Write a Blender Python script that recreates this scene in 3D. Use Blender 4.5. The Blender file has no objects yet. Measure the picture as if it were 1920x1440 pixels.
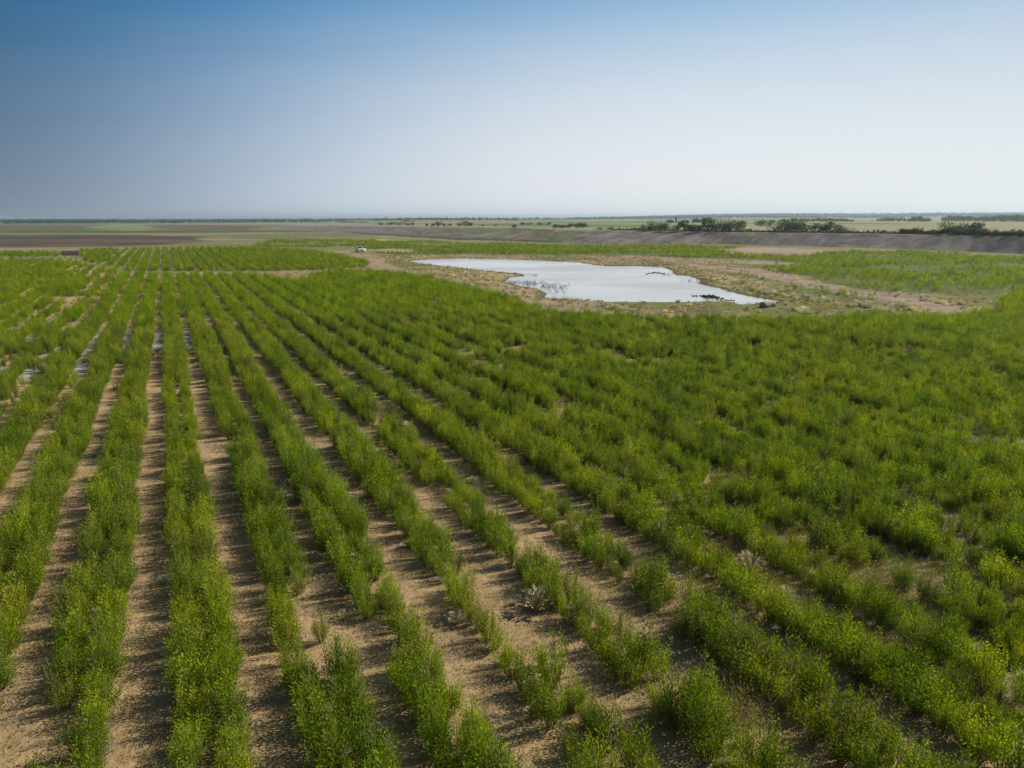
import bpy, math, random
import numpy as np
from math import radians as R
random.seed(7)
rng = np.random.default_rng(11)
C = bpy.context.scene
col = C.collection

# ------------------------------------------------------------------ camera, world, sun
CAM_H = 11.5
PITCH = R(13.05)
FPX = 1333.0                      # focal length in pixels of the 1920 px wide photograph
cam_d = bpy.data.cameras.new('camera')
cam_d.sensor_width = 36.0
cam_d.lens = FPX / 1920.0 * 36.0
cam_d.clip_start = 0.1
cam_d.clip_end = 60000.0
cam = bpy.data.objects.new('camera', cam_d)
cam.location = (0, 0, CAM_H)
cam.rotation_euler = (math.pi / 2 - PITCH, 0, 0)
col.objects.link(cam)
C.camera = cam

SUN_EL = R(36)
SUN_AZ = R(72)                    # clockwise from the view direction (+Y)
world = bpy.data.worlds.new('World')
C.world = world
world.use_nodes = True
nt = world.node_tree
nt.nodes.clear()
sky = nt.nodes.new('ShaderNodeTexSky')
sky.sky_type = 'NISHITA'
sky.sun_disc = False
sky.sun_elevation = SUN_EL
sky.sun_rotation = SUN_AZ
sky.altitude = 600
sky.air_density = 1.0
sky.dust_density = 1.0
sky.ozone_density = 2.0
SKY_STRENGTH = 0.05
def sky_nodes():
    """clear sky that whitens into ground haze near the horizon, more so towards the sun"""
    n, l = nt.nodes, nt.links
    tc = n.new('ShaderNodeTexCoord')
    def vm(op, a, b=None):
        q = n.new('ShaderNodeVectorMath'); q.operation = op; l.new(a, q.inputs[0])
        if b is not None: q.inputs[1].default_value = b
        return q
    def mt(op, a, b=None, clamp=False):
        q = n.new('ShaderNodeMath'); q.operation = op; q.use_clamp = clamp
        for k, v in ((0, a), (1, b)):
            if v is None: continue
            if hasattr(v, 'is_linked'): l.new(v, q.inputs[k])
            else: q.inputs[k].default_value = v
        return q.outputs[0]
    d = vm('NORMALIZE', tc.outputs['Generated']).outputs[0]
    flat = vm('NORMALIZE', vm('MULTIPLY', d, (1, 1, 0)).outputs[0]).outputs[0]
    dot = vm('DOT_PRODUCT', flat, (math.sin(SUN_AZ), math.cos(SUN_AZ), 0)).outputs['Value']
    pos = mt('MULTIPLY_ADD', dot, 0.5)
    pos.node.inputs[2].default_value = 0.5
    sep = n.new('ShaderNodeSeparateXYZ'); l.new(d, sep.inputs[0])
    el = mt('ARCSINE', sep.outputs['Z'])
    e = mt('DIVIDE', el, math.radians(15.3), True)
    def rmp(fac, st):
        r = n.new('ShaderNodeValToRGB'); l.new(fac, r.inputs[0]); r.color_ramp.interpolation = 'B_SPLINE'
        while len(r.color_ramp.elements) < len(st): r.color_ramp.elements.new(0.5)
        for q, (p, c) in zip(r.color_ramp.elements, st):
            q.position = p; q.color = (*c, 1) if isinstance(c, tuple) else (c, c, c, 1)
        return r.outputs[0]
    H = rmp(pos, [(0.28, (0.18, 0.23, 0.29)), (0.36, (0.20, 0.255, 0.315)), (0.43, (0.37, 0.435, 0.52)), (0.50, (0.54, 0.61, 0.70)), (0.57, (0.67, 0.73, 0.79)), (0.655, (0.79, 0.82, 0.855)), (0.79, (0.85, 0.885, 0.90)), (1.0, (0.82, 0.85, 0.87))])
    T = rmp(pos, [(0.30, (0.004, 0.085, 0.215)), (0.36, (0.005, 0.10, 0.24)), (0.50, (0.062, 0.245, 0.49)), (0.655, (0.223, 0.413, 0.645)), (0.79, (0.30, 0.50, 0.73)), (0.90, (0.31, 0.49, 0.69))])
    P = rmp(pos, [(0.36, 0.19), (0.50, 0.245), (0.655, 0.52), (0.79, 0.55), (0.9, 0.46)])
    p4 = mt('MULTIPLY', P, 4.0)
    wv = n.new('ShaderNodeTexNoise'); mp = n.new('ShaderNodeMapping'); mp.inputs['Scale'].default_value = (1.1, 1.1, 9.0); mp.inputs['Rotation'].default_value = (0.10, 0.16, 0)
    l.new(d, mp.inputs['Vector']); l.new(mp.outputs[0], wv.inputs['Vector']); wv.inputs['Scale'].default_value = 2.2; wv.inputs['Detail'].default_value = 5
    wisp = mt('MULTIPLY_ADD', wv.outputs['Fac'], 0.26); wisp.node.inputs[2].default_value = 0.87
    t = mt('MULTIPLY', mt('POWER', e, p4), wisp, True)
    def mix(f, a, b):
        m = n.new('ShaderNodeMix'); m.data_type = 'RGBA'; l.new(f, m.inputs[0]); l.new(a, m.inputs[6]); l.new(b, m.inputs[7]); return m.outputs[2]
    low = mix(t, H, T)
    lows = vm('SCALE', low); lows.inputs['Scale'].default_value = 0.812 / SKY_STRENGTH
    up = n.new('ShaderNodeMapRange'); up.interpolation_type = 'SMOOTHSTEP'; l.new(el, up.inputs['Value'])
    up.inputs['From Min'].default_value = math.radians(13); up.inputs['From Max'].default_value = math.radians(38)
    return mix(up.outputs[0], lows.outputs[0], sky.outputs[0])
bg = nt.nodes.new('ShaderNodeBackground')
bg.inputs['Strength'].default_value = SKY_STRENGTH
out = nt.nodes.new('ShaderNodeOutputWorld')
nt.links.new(sky_nodes(), bg.inputs['Color'])
nt.links.new(bg.outputs[0], out.inputs['Surface'])

sun_d = bpy.data.lights.new('sun', 'SUN')
sun_d.energy = 4.8
sun_d.angle = R(0.6)
sun_d.color = (1.0, 0.92, 0.79)
sun = bpy.data.objects.new('sun', sun_d)
sd = (math.sin(SUN_AZ) * math.cos(SUN_EL), math.cos(SUN_AZ) * math.cos(SUN_EL), math.sin(SUN_EL))
from mathutils import Vector
sun.rotation_euler = Vector(sd).to_track_quat('Z', 'Y').to_euler()
sun.location = (40, 20, 60)
col.objects.link(sun)

C.view_settings.view_transform = 'Standard'
C.view_settings.look = 'None'
C.view_settings.exposure = 0.3
C.view_settings.gamma = 1.0
C.view_settings.use_curve_mapping = False
C.render.engine = 'CYCLES'
C.cycles.max_bounces = 6
C.cycles.diffuse_bounces = 3
C.cycles.glossy_bounces = 2
C.cycles.transmission_bounces = 3
C.cycles.transparent_max_bounces = 4
C.cycles.volume_bounces = 0
C.cycles.use_denoising = True

# ------------------------------------------------------------------ helpers
def pix_ray(u, v):
    u = np.asarray(u, float); v = np.asarray(v, float)
    a = u - 960.0; b = 720.0 - v
    y = FPX * math.cos(PITCH) + b * math.sin(PITCH)
    z = -FPX * math.sin(PITCH) + b * math.cos(PITCH)
    return a, y, z
def ground_at(u, v, z=0.0):
    a, y, zz = pix_ray(u, v)
    t = (z - CAM_H) / zz
    return a * t, y * t
def project(x, y, z):
    zz = z - CAM_H
    f = y * math.cos(PITCH) - zz * math.sin(PITCH)
    up = y * math.sin(PITCH) + zz * math.cos(PITCH)
    f = np.where(f < 0.01, 0.01, f)
    return 960 + FPX * x / f, 720 - FPX * up / f

def hash2(ix, iy, s):
    h = (ix.astype(np.int64) * 374761393 + iy.astype(np.int64) * 668265263 + s * 1274126177) & 0x7fffffff
    h = ((h ^ (h >> 13)) * 1274126177) & 0x7fffffff
    return ((h ^ (h >> 16)) & 0xffff) / 65535.0
def vnoise(x, y, s=0):
    ix = np.floor(x); iy = np.floor(y); fx = x - ix; fy = y - iy
    fx = fx * fx * (3 - 2 * fx); fy = fy * fy * (3 - 2 * fy)
    a = hash2(ix, iy, s); b = hash2(ix + 1, iy, s); c = hash2(ix, iy + 1, s); d = hash2(ix + 1, iy + 1, s)
    return (a * (1 - fx) + b * fx) * (1 - fy) + (c * (1 - fx) + d * fx) * fy
def fbm(x, y, s=0, o=4):
    r = 0; a = 0.5; t = 0
    for k in range(o):
        r = r + a * vnoise(x, y, s + k * 17); t += a
        x = x * 2.03 + 5.1; y = y * 2.03 + 3.7; a *= 0.5
    return r / t
def sstep(a, b, x):
    t = np.clip((x - a) / (b - a), 0, 1)
    return t * t * (3 - 2 * t)

def sdist(px, py, poly):
    """signed distance (positive inside) of points to a polygon"""
    n = len(poly); P = np.asarray(poly, float)
    d2 = np.full(px.shape, 1e18); inside = np.zeros(px.shape, bool)
    for i in range(n):
        x0, y0 = P[i]; x1, y1 = P[(i + 1) % n]
        ex, ey = x1 - x0, y1 - y0
        L = ex * ex + ey * ey + 1e-12
        t = np.clip(((px - x0) * ex + (py - y0) * ey) / L, 0, 1)
        d2 = np.minimum(d2, (px - x0 - t * ex) ** 2 + (py - y0 - t * ey) ** 2)
        c = ((y0 > py) != (y1 > py))
        with np.errstate(divide='ignore', invalid='ignore'):
            xx = ex * (py - y0) / (ey if ey != 0 else 1e-12) + x0
        inside ^= (c & (px < xx))
    return np.where(inside, 1, -1) * np.sqrt(d2)

# ------------------------------------------------------------------ terrain
HOR = 1368.3
def az_of(u): return np.arctan2(np.asarray(u, float) - 960.0, HOR)
base_px = [(560, 431.5), (600, 432.7), (642, 436), (694, 440), (735, 442.5), (787, 446), (860, 450.4), (943, 451.7), (1027, 455), (1193, 458), (1355, 457.6), (1458, 461), (1596, 464.5), (1654, 466), (1748, 469.7), (1841, 473.5), (1916, 476.5)]
crest_px = [(560, 423.5, 1.0), (600, 424, 1.8), (704, 424.6, 3.6), (787, 426.0, 4.9), (892, 427, 5.6), (996, 428.6, 6.0), (1043, 431.0, 5.8), (1193, 432.7, 5.3), (1366, 435.7, 5.2), (1596, 438.0, 5.2), (1748, 440.3, 5.3), (1804, 442.0, 5.3), (1916, 444.4, 5.4)]
def line_ext(P):
    (x0, y0), (x1, y1) = P[-3], P[-1]
    for d in (40, 90, 160, 260):
        L = math.hypot(x1 - x0, y1 - y0)
        P.append((x1 + (x1 - x0) / L * d, y1 + (y1 - y0) / L * d))
    return P
bp = line_ext([tuple(float(q) for q in ground_at(u, v, 0.0)) for u, v in base_px])
cp = line_ext([tuple(float(q) for q in ground_at(u, v, z)) for u, v, z in crest_px])
b_az = np.array([math.atan2(x, y) for x, y in bp]); b_r = np.array([math.hypot(x, y) for x, y in bp])
c_az = np.array([math.atan2(x, y) for x, y in cp]); c_r = np.array([math.hypot(x, y) for x, y in cp])
c_z = np.array([c[2] for c in crest_px] + [5.4] * 4)
b_az = np.concatenate([[-3.2, float(az_of(420))], b_az, [3.2]]); b_r = np.concatenate([[1500, 1500], b_r, [b_r[-1]]])
c_az = np.concatenate([[-3.2, float(az_of(420))], c_az, [3.2]]); c_r = np.concatenate([[1700, 1700], c_r, [c_r[-1]]])
c_z = np.concatenate([[0, 0], c_z, [5.4]])
def rb_f(a): return np.interp(a, b_az, b_r)
def rc_f(a): return np.maximum(np.interp(a, c_az, c_r), rb_f(a) + 12)
def zc_f(a): return np.interp(a, c_az, c_z)
WATER_Z = -0.10
pond_px = [(768, 490), (780, 488), (800, 486.7), (860, 484.9), (960, 486.7), (1080, 491.7), (1117, 497.4), (1142, 499.4), (1202, 499.2), (1238, 500.0), (1254, 505.2), (1262, 514.8), (1293, 518.3), (1308, 525.5), (1306, 532), (1347, 542.0), (1383, 552), (1426, 560.0), (1462, 566.5), (1414, 570), (1392, 570.2), (1371, 565.6), (1347, 564), (1323, 564), (1296, 565.6), (1256, 566), (1202, 565.5), (1142, 565), (1112, 563), (1069, 561.5), (1027, 559), (1031, 551), (1015, 542), (975, 535.5), (950, 528), (960, 521), (986, 517), (982, 514.7), (954, 512.3), (900, 506.3), (880, 503.5), (827, 498), (793, 494.5)]
POND = [tuple(float(q) for q in ground_at(u, v, WATER_Z)) for u, v in pond_px]

def terrain(x, y):
    a = np.arctan2(x, y); r = np.hypot(x, y)
    rb, rc, zc = rb_f(a), rc_f(a), zc_f(a)
    t = np.clip((r - rb) / (rc - rb), 0, 1)
    z = zc * (t * 0.86 + 0.14 * t * t * (3 - 2 * t))
    # rills running down the bank face
    s = 0.79 * x - 0.61 * y
    n = 0.61 * x + 0.79 * y
    wob = s + 1.5 * (fbm(s * 0.05, n * 0.05, 4, 3) - 0.5)
    rill = fbm(wob * 0.30, n * 0.02, 5, 4) - 0.5
    z = z + rill * 1.0 * np.sin(np.pi * t) ** 0.7 * np.clip(zc / 5, 0, 1)
    rt = (u_right := sstep(float(az_of(960)), float(az_of(1480)), a))
    far = np.clip(r - rc, 0, None)
    on = np.clip(zc / 5, 0, 1)
    z = z + on * (far / 3000.0) * 7.0 * (far < 3000) + on * 7.0 * (far >= 3000) * np.clip(1 - (far - 3000) / 6000 * (1 - rt), 0, 1)
    z = z + 34.0 * rt * sstep(2500, 7000, r)
    z = z - on * (1 - rt) * np.clip(far / 4000, 0, 1) * 4.0
    # rolling relief far away
    z = z + (fbm(x / 900, y / 900, 9, 3) - 0.5) * 6.0 * sstep(1200, 4000, r)
    # small scale relief of the near ground
    near = 1 - sstep(60, 300, r)
    z = z + (fbm(x * 0.35, y * 0.35, 21, 3) - 0.5) * 0.14 * near
    z = z + (fbm(x * 2.1, y * 2.1, 31, 2) - 0.5) * 0.05 * (1 - sstep(20, 60, r))
    # the pond's bed
    m = (x > -60) & (x < 120) & (y > 60) & (y < 260)
    if np.any(m):
        xm, ym = x[m], y[m]
        d = sdist(xm, ym, POND) + (fbm(xm * 0.5, ym * 0.5, 41, 3) - 0.5) * 1.1
        k = sstep(-9, -1.0, d)
        zz = z[m] * (1 - k) + k * (WATER_Z - (d + 0.45) * 0.075)
        z[m] = np.maximum(zz, -1.2)
    return z

def terr1(x, y):
    return float(terrain(np.array([float(x)]), np.array([float(y)]))[0])
_rs = np.concatenate([np.geomspace(6, 200, 300), np.geomspace(200, 14000, 2600)])
def on_terrain(u, v):
    """the visible terrain point under a pixel"""
    a = float(np.arctan2(u - 960.0, pix_ray(u, v)[1]))
    x = _rs * math.sin(a); y = _rs * math.cos(a)
    z = terrain(x, y)
    vv = project(x, y, z)[1]
    i = np.argmax(vv <= v)
    if vv[i] > v: i = len(vv) - 1
    return float(x[i]), float(y[i]), float(z[i])
def wpoly(px): return [on_terrain(u, v)[:2] for u, v in px]
def wpoly0(px): return [tuple(float(q) for q in ground_at(u, v, 0.0)) for u, v in px]

# ------------------------------------------------------------------ zones traced on the ground
Z = {}
Z['near'] = wpoly0([(-2500, 489), (120, 488), (215, 510), (222, 515.5), (480, 518), (555, 529), (600, 514), (640, 510), (733, 513), (790, 522), (837, 531), (880, 544), (960, 562), (1027, 588), (1080, 594), (1142, 598), (1293, 603), (1474, 603), (1560, 599), (1647, 594), (1780, 601), (1835, 592), (1855, 578), (1885, 563), (1925, 545), (2400, 545), (4500, 700), (5000, 2600), (-4500, 2600)])
Z['mid'] = wpoly0([(150, 487), (152, 479), (300, 478.5), (300, 468.5), (480, 466), (560, 470), (625, 478), (688, 492), (692, 500), (640, 505), (560, 507), (470, 509), (345, 509), (225, 509), (215, 505)])
Z['strip_a'] = wpoly0([(150, 477), (152, 469.5), (298, 468), (298, 477)])
Z['strip_b'] = wpoly0([(-900, 481), (-900, 474.5), (118, 474.5), (112, 481)])
Z['right1'] = wpoly0([(690, 466), (640, 457), (760, 459), (900, 460), (1200, 459.5), (1300, 461), (1400, 464), (1345, 470), (1480, 482), (1400, 488), (1300, 487), (1200, 480), (1100, 478), (1000, 478), (800, 477), (735, 479), (705, 473)])
Z['right2'] = wpoly0([(1440, 484), (1500, 479), (1620, 471), (1700, 471), (1920, 484), (3000, 540), (3300, 640), (1925, 556), (1880, 553), (1780, 541), (1730, 551), (1640, 545), (1560, 535), (1510, 527), (1500, 516), (1440, 505), (1370, 494)])
Z['mix'] = wpoly0([(430, 441), (560, 438), (640, 442), (760, 449), (900, 455), (1000, 458), (1000, 461), (760, 459), (560, 466), (440, 463), (500, 452)])
Z['track_r'] = wpoly0([(1290, 495), (1340, 499), (1420, 505), (1480, 515), (1540, 530), (1600, 540), (1660, 549), (1740, 561), (1815, 575), (1815, 590), (1770, 594), (1720, 584), (1730, 572), (1640, 561), (1560, 548), (1480, 532), (1400, 514), (1300, 501)])
Z['track_l'] = wpoly0([(640, 478), (690, 476), (715, 480), (735, 497), (800, 513), (850, 528), (885, 540), (970, 557), (1040, 570), (1110, 583), (1145, 592), (1090, 594), (1030, 586), (960, 562), (880, 543), (837, 530), (790, 521), (730, 511), (690, 500), (684, 487)])
Z['tan1'] = wpoly0([(1340, 466), (1420, 464), (1580, 470), (1520, 477), (1420, 481), (1350, 475)])
Z['tan2'] = wpoly0([(1110, 483), (1180, 479), (1300, 484), (1450, 489), (1515, 494), (1470, 498), (1370, 494), (1280, 493)])
Z['tan3'] = wpoly0([(690, 469), (735, 466), (790, 469), (770, 473), (700, 473)])
Z['lush'] = wpoly0([(1370, 508), (1450, 522), (1540, 541), (1625, 553), (1628, 560), (1540, 552), (1440, 530)])
Z['plough'] = wpoly0([(-1500, 443), (240, 440.5), (370, 443.5), (395, 451), (330, 458), (150, 463), (-1500, 468)])
Z['brown2'] = wpoly0([(-1500, 420), (280, 420.5), (420, 421.5), (560, 426), (440, 429.5), (250, 428), (-1500, 429)])
Z['green_b'] = wpoly0([(-1500, 429), (250, 428), (440, 429.5), (570, 431), (590, 434), (420, 437), (-1500, 437.5)])
Z['pale_b'] = wpoly0([(170, 424), (215, 421), (270, 422), (310, 431), (240, 433.5), (190, 431)])
Z['yell_a'] = wpoly0([(372, 446), (430, 443), (440, 449), (400, 453), (378, 451)])
Z['yell_b'] = wpoly0([(600, 446.5), (700, 447.5), (770, 451), (700, 452), (600, 450.5)])

SOIL = (0.43, 0.31, 0.165); DRY = (0.36, 0.295, 0.15); GREEN = (0.12, 0.155, 0.035); DARK = (0.05, 0.031, 0.029)
PINK = (0.36, 0.275, 0.20); WEED = (0.17, 0.18, 0.06)
def lerp(cur, c, m): return cur * (1 - m[:, None]) + np.array(c)[None, :] * m[:, None]
def zone_mask(x, y, name, soft, amp, s):
    r = np.hypot(x, y)
    d = sdist(x, y, Z[name]) + (fbm(x * 9 / amp * 0.1, y * 9 / amp * 0.1, s, 3) - 0.5) * amp
    return sstep(-soft, soft, d)
def paint(x, y, z):
    a = np.arctan2(x, y); r = np.hypot(x, y)
    u = 960 + HOR * np.tan(np.clip(a, -1.5, 1.5))
    n1 = fbm(x * 0.07, y * 0.07, 51, 4); n2 = fbm(x * 0.5, y * 0.5, 52, 3); n3 = fbm(x * 0.012, y * 0.02, 53, 3)
    c = np.zeros((len(x), 3)) + np.array(DRY)
    c = lerp(c, WEED, sstep(0.40, 0.60, n1))
    c = lerp(c, PINK, sstep(0.55, 0.68, fbm(x * 0.11, y * 0.05, 55, 3)) * 0.7)
    c = lerp(c, (0.20, 0.20, 0.06), sstep(18, 34, x) * sstep(0.42, 0.60, fbm(x * 0.25, y * 0.25, 56, 3)) * 0.6)
    far0 = sstep(240, 340, r)
    c = lerp(c, (0.25, 0.22, 0.11), far0 * 0.8)
    c = lerp(c, (0.17, 0.19, 0.07), far0 * sstep(0.45, 0.6, n3))
    for nm, cc, so, am, st in (
            ('near', SOIL, 1.0, 3.0, 1), ('mid', (0.20, 0.19, 0.08), 1.5, 5, 1), ('strip_a', (0.30, 0.26, 0.14), 1.5, 4, 1), ('strip_b', (0.13, 0.15, 0.045), 1.5, 4, 1),
            ('right1', GREEN, 2.0, 12, 1), ('right2', GREEN, 2.0, 9, 1), ('mix', (0.16, 0.19, 0.05), 5, 20, 0.9),
            ('tan1', PINK, 3.0, 14, 1), ('tan2', PINK, 2.0, 9, 1), ('tan3', PINK, 2.0, 8, 1), ('lush', (0.13, 0.20, 0.03), 0.8, 3, .9),
            ('track_l', (0.38, 0.285, 0.195), 0.8, 3, .95), ('track_r', (0.35, 0.27, 0.205), 0.8, 3, 1),
            ('plough', DARK, 4, 14, 1), ('brown2', (0.11, 0.085, 0.075), 20, 60, 1), ('green_b', (0.085, 0.14, 0.045), 20, 50, 1), ('pale_b', (0.20, 0.25, 0.10), 12, 40, 1),
            ('yell_a', (0.30, 0.27, 0.14), 3, 12, .6), ('yell_b', (0.42, 0.36, 0.18), 3, 12, 1)):
        m = zone_mask(x, y, nm, so, am, 60 + len(nm)) * st
        c = lerp(c, cc, m)
    # streaks in the ploughed land
    pl = zone_mask(x, y, 'plough', 4, 14, 66)
    c = lerp(c, (0.17, 0.13, 0.10), pl * sstep(0.55, 0.7, fbm(x * 0.01, y * 0.05, 77, 3)) * 0.7)
    spk = sstep(0.58, 0.68, fbm(x * 0.02, y * 0.11, 78, 4)) * sstep(200, 260, r) * (u < 700)
    c = lerp(c, (0.33, 0.27, 0.15), spk * 0.3)
    spk = sstep(0.58, 0.66, fbm(x * 0.008 + 9, y * 0.05, 79, 4)) * sstep(250, 320, r) * (u < 700)
    c = lerp(c, (0.12, 0.14, 0.055), spk * 0.35)
    band = sstep(300, 360, r) * (u < 700) * (r < 1400)
    c = lerp(c, (0.30, 0.235, 0.16), band * sstep(0.56, 0.62, fbm(x * 0.003, y * 0.022, 181, 4)) * 0.2)
    c = lerp(c, (0.09, 0.065, 0.06), band * sstep(0.56, 0.62, fbm(x * 0.003 + 5, y * 0.018, 182, 4)) * 0.6)
    # pale salt crust between the rows on the left
    fx, fy = ground_at(330, 640, 0)
    crust = np.exp(-(((x - fx + 4) / 20) ** 2 + ((y - fy) / 8) ** 2)) * 1.1
    fx2, fy2 = ground_at(110, 690, 0)
    crust = np.maximum(crust, 0.9 * np.exp(-(((x - fx2) / 5) ** 2 + ((y - fy2) / 6) ** 2)))
    crust = sstep(0.28, 0.75, crust * (0.45 + 1.0 * fbm(x * 0.45, y * 0.45, 81, 4)))
    c = lerp(c, (0.40, 0.395, 0.405), crust * 0.9)
    # right half of the near field: litter and weeds cover the soil
    w = zone_mask(x, y, 'near', 1, 3, 64); c = lerp(c, (0.36, 0.27, 0.15), w * sstep(0.5, 0.65, fbm(x * 0.9, y * 0.9, 171, 4)) * 0.6)
    ur = project(x, y, z)[0]
    lit = w * sstep(-2, 16, x - 0.12 * y) * sstep(0.30, 0.62, fbm(x * 0.22, y * 0.22, 83, 3) + 0.22)
    c = lerp(c, (0.20, 0.175, 0.085), lit * 0.75)
    # wet rim of the pond
    dz = z - WATER_Z
    near_p = (x > -60) & (x < 120) & (y > 60) & (y < 260)
    c = lerp(c, (0.10, 0.085, 0.06), near_p * (1 - sstep(0.02, 0.13, dz)) * 0.85)
    # bank
    rb, rc, zc = rb_f(a), rc_f(a), zc_f(a)
    t = (r - rb) / (rc - rb)
    on = (t > 0) & (t < 1.12) & (zc > 0.5)
    s = 0.79 * x - 0.61 * y; n = 0.61 * x + 0.79 * y
    rill = 0.5 * fbm(s * 0.22 + 2 * fbm(s * 0.03, n * 0.03, 4, 2), n * 0.02, 5, 3) + 0.5 * fbm(s * 0.8, n * 0.05, 6, 2)
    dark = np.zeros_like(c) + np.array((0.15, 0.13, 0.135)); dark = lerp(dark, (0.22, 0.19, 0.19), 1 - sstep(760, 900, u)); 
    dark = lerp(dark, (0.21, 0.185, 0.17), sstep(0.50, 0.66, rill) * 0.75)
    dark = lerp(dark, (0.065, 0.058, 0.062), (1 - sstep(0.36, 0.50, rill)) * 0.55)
    grn = lerp(np.zeros_like(c) + np.array((0.17, 0.17, 0.10)), (0.33, 0.27, 0.19), sstep(0.52, 0.64, rill))
    grn = lerp(grn, (0.13, 0.155, 0.06), sstep(0.45, 0.62, fbm(s * 0.03, n * 0.05, 91, 3)) * 0.8)
    edge = u - t * 45
    gl = sstep(690, 880, edge + 140 * (rill - 0.5)) * (1 - sstep(1040, 1052, edge))
    strip = sstep(1012, 1020, edge) * (1 - sstep(1046, 1056, edge))
    bc = dark * (1 - gl[:, None]) + grn * gl[:, None]
    bc = lerp(bc, (0.06, 0.052, 0.055), sstep(0.48, 0.60, fbm(s * 0.25, n * 0.25, 93, 4)) * 0.6)
    bc = lerp(bc, (0.15, 0.15, 0.10), sstep(0.52, 0.62, fbm(s * 0.1, n * 0.2, 94, 4)) * 0.55)
    bc = lerp(bc, (0.27, 0.235, 0.205), sstep(0.58, 0.66, fbm(s * 0.16, n * 0.06, 98, 4)) * 0.5)
    bc = lerp(bc, (0.09, 0.14, 0.04), strip * 0.8)
    bc = lerp(bc, (0.32, 0.27, 0.23), sstep(0.93, 1.02, t) * 0.7 * (0.4 + 0.6 * n2))
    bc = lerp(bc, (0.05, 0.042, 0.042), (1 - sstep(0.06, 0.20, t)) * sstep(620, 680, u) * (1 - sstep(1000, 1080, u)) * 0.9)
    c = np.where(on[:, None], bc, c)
    # plateau beyond the bank
    pt = (t >= 1.12) & (zc > 0.5)
    f = r - rc
    g1 = fbm(x * 0.004 + 3, y * 0.0016, 95, 3); g2 = fbm(x * 0.03, y * 0.006, 96, 3)
    pc = np.zeros_like(c) + np.array((0.27, 0.255, 0.15))
    pc = lerp(pc, (0.13, 0.19, 0.07), sstep(0.50, 0.53, g1))
    pc = lerp(pc, (0.34, 0.29, 0.17), sstep(0.52, 0.62, g2) * 0.6)
    pc = lerp(pc, (0.12, 0.19, 0.06), sstep(100, 160, f) * (1 - sstep(350, 420, f)) * sstep(850, 900, u) * (1 - sstep(1300, 1400, u)))
    pc = lerp(pc, (0.14, 0.19, 0.08), sstep(480, 520, f) * (1 - sstep(700, 740, f)) * sstep(1380, 1420, u) * (1 - sstep(1640, 1800, u)))
    pc = lerp(pc, (0.18, 0.12, 0.09), (1 - sstep(10, 60, f)) * (1 - sstep(1000, 1100, u)) * 0.6)
    c = np.where(pt[:, None], pc, c)
    # far plain
    fp = sstep(1500, 2200, r) * (zc <= 0.5)
    k = fbm(x / 700, y / 1500, 97, 2)
    fc = np.zeros_like(c) + np.array((0.15, 0.18, 0.09)); fc = lerp(fc, (0.28, 0.27, 0.17), sstep(0.5, 0.55, k))
    c = c * (1 - fp[:, None]) + fc * fp[:, None]
    c = c * (0.86 + 0.28 * n2)[:, None]
    return np.clip(c, 0.01, 0.9)

# ------------------------------------------------------------------ materials
def new_mat(name):
    m = bpy.data.materials.new(name); m.use_nodes = True
    m.node_tree.nodes.clear()
    return m, m.node_tree.nodes, m.node_tree.links
def N(nodes, t, **kw):
    n = nodes.new(t)
    for k, v in kw.items(): setattr(n, k, v)
    return n
def noise(nodes, links, vec, scale, detail=4, rough=0.55):
    n = nodes.new('ShaderNodeTexNoise'); n.inputs['Scale'].default_value = scale
    n.inputs['Detail'].default_value = detail; n.inputs['Roughness'].default_value = rough
    links.new(vec, n.inputs['Vector'])
    return n.outputs['Fac']
def ramp(nodes, links, fac, stops):
    r = nodes.new('ShaderNodeValToRGB'); links.new(fac, r.inputs[0])
    while len(r.color_ramp.elements) < len(stops): r.color_ramp.elements.new(0.5)
    for e, (p, c) in zip(r.color_ramp.elements, stops):
        e.position = p; e.color = (c[0], c[1], c[2], 1) if not isinstance(c, (int, float)) else (c, c, c, 1)
    return r.outputs[0]
def mixc(nodes, links, mode, fac, a, b):
    m = nodes.new('ShaderNodeMix'); m.data_type = 'RGBA'; m.blend_type = mode
    for s, v in ((m.inputs[0], fac), (m.inputs[6], a), (m.inputs[7], b)):
        if hasattr(v, 'is_linked'): links.new(v, s)
        elif isinstance(v, (int, float)): s.default_value = v
        else: s.default_value = (v[0], v[1], v[2], 1)
    return m.outputs[2]

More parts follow.
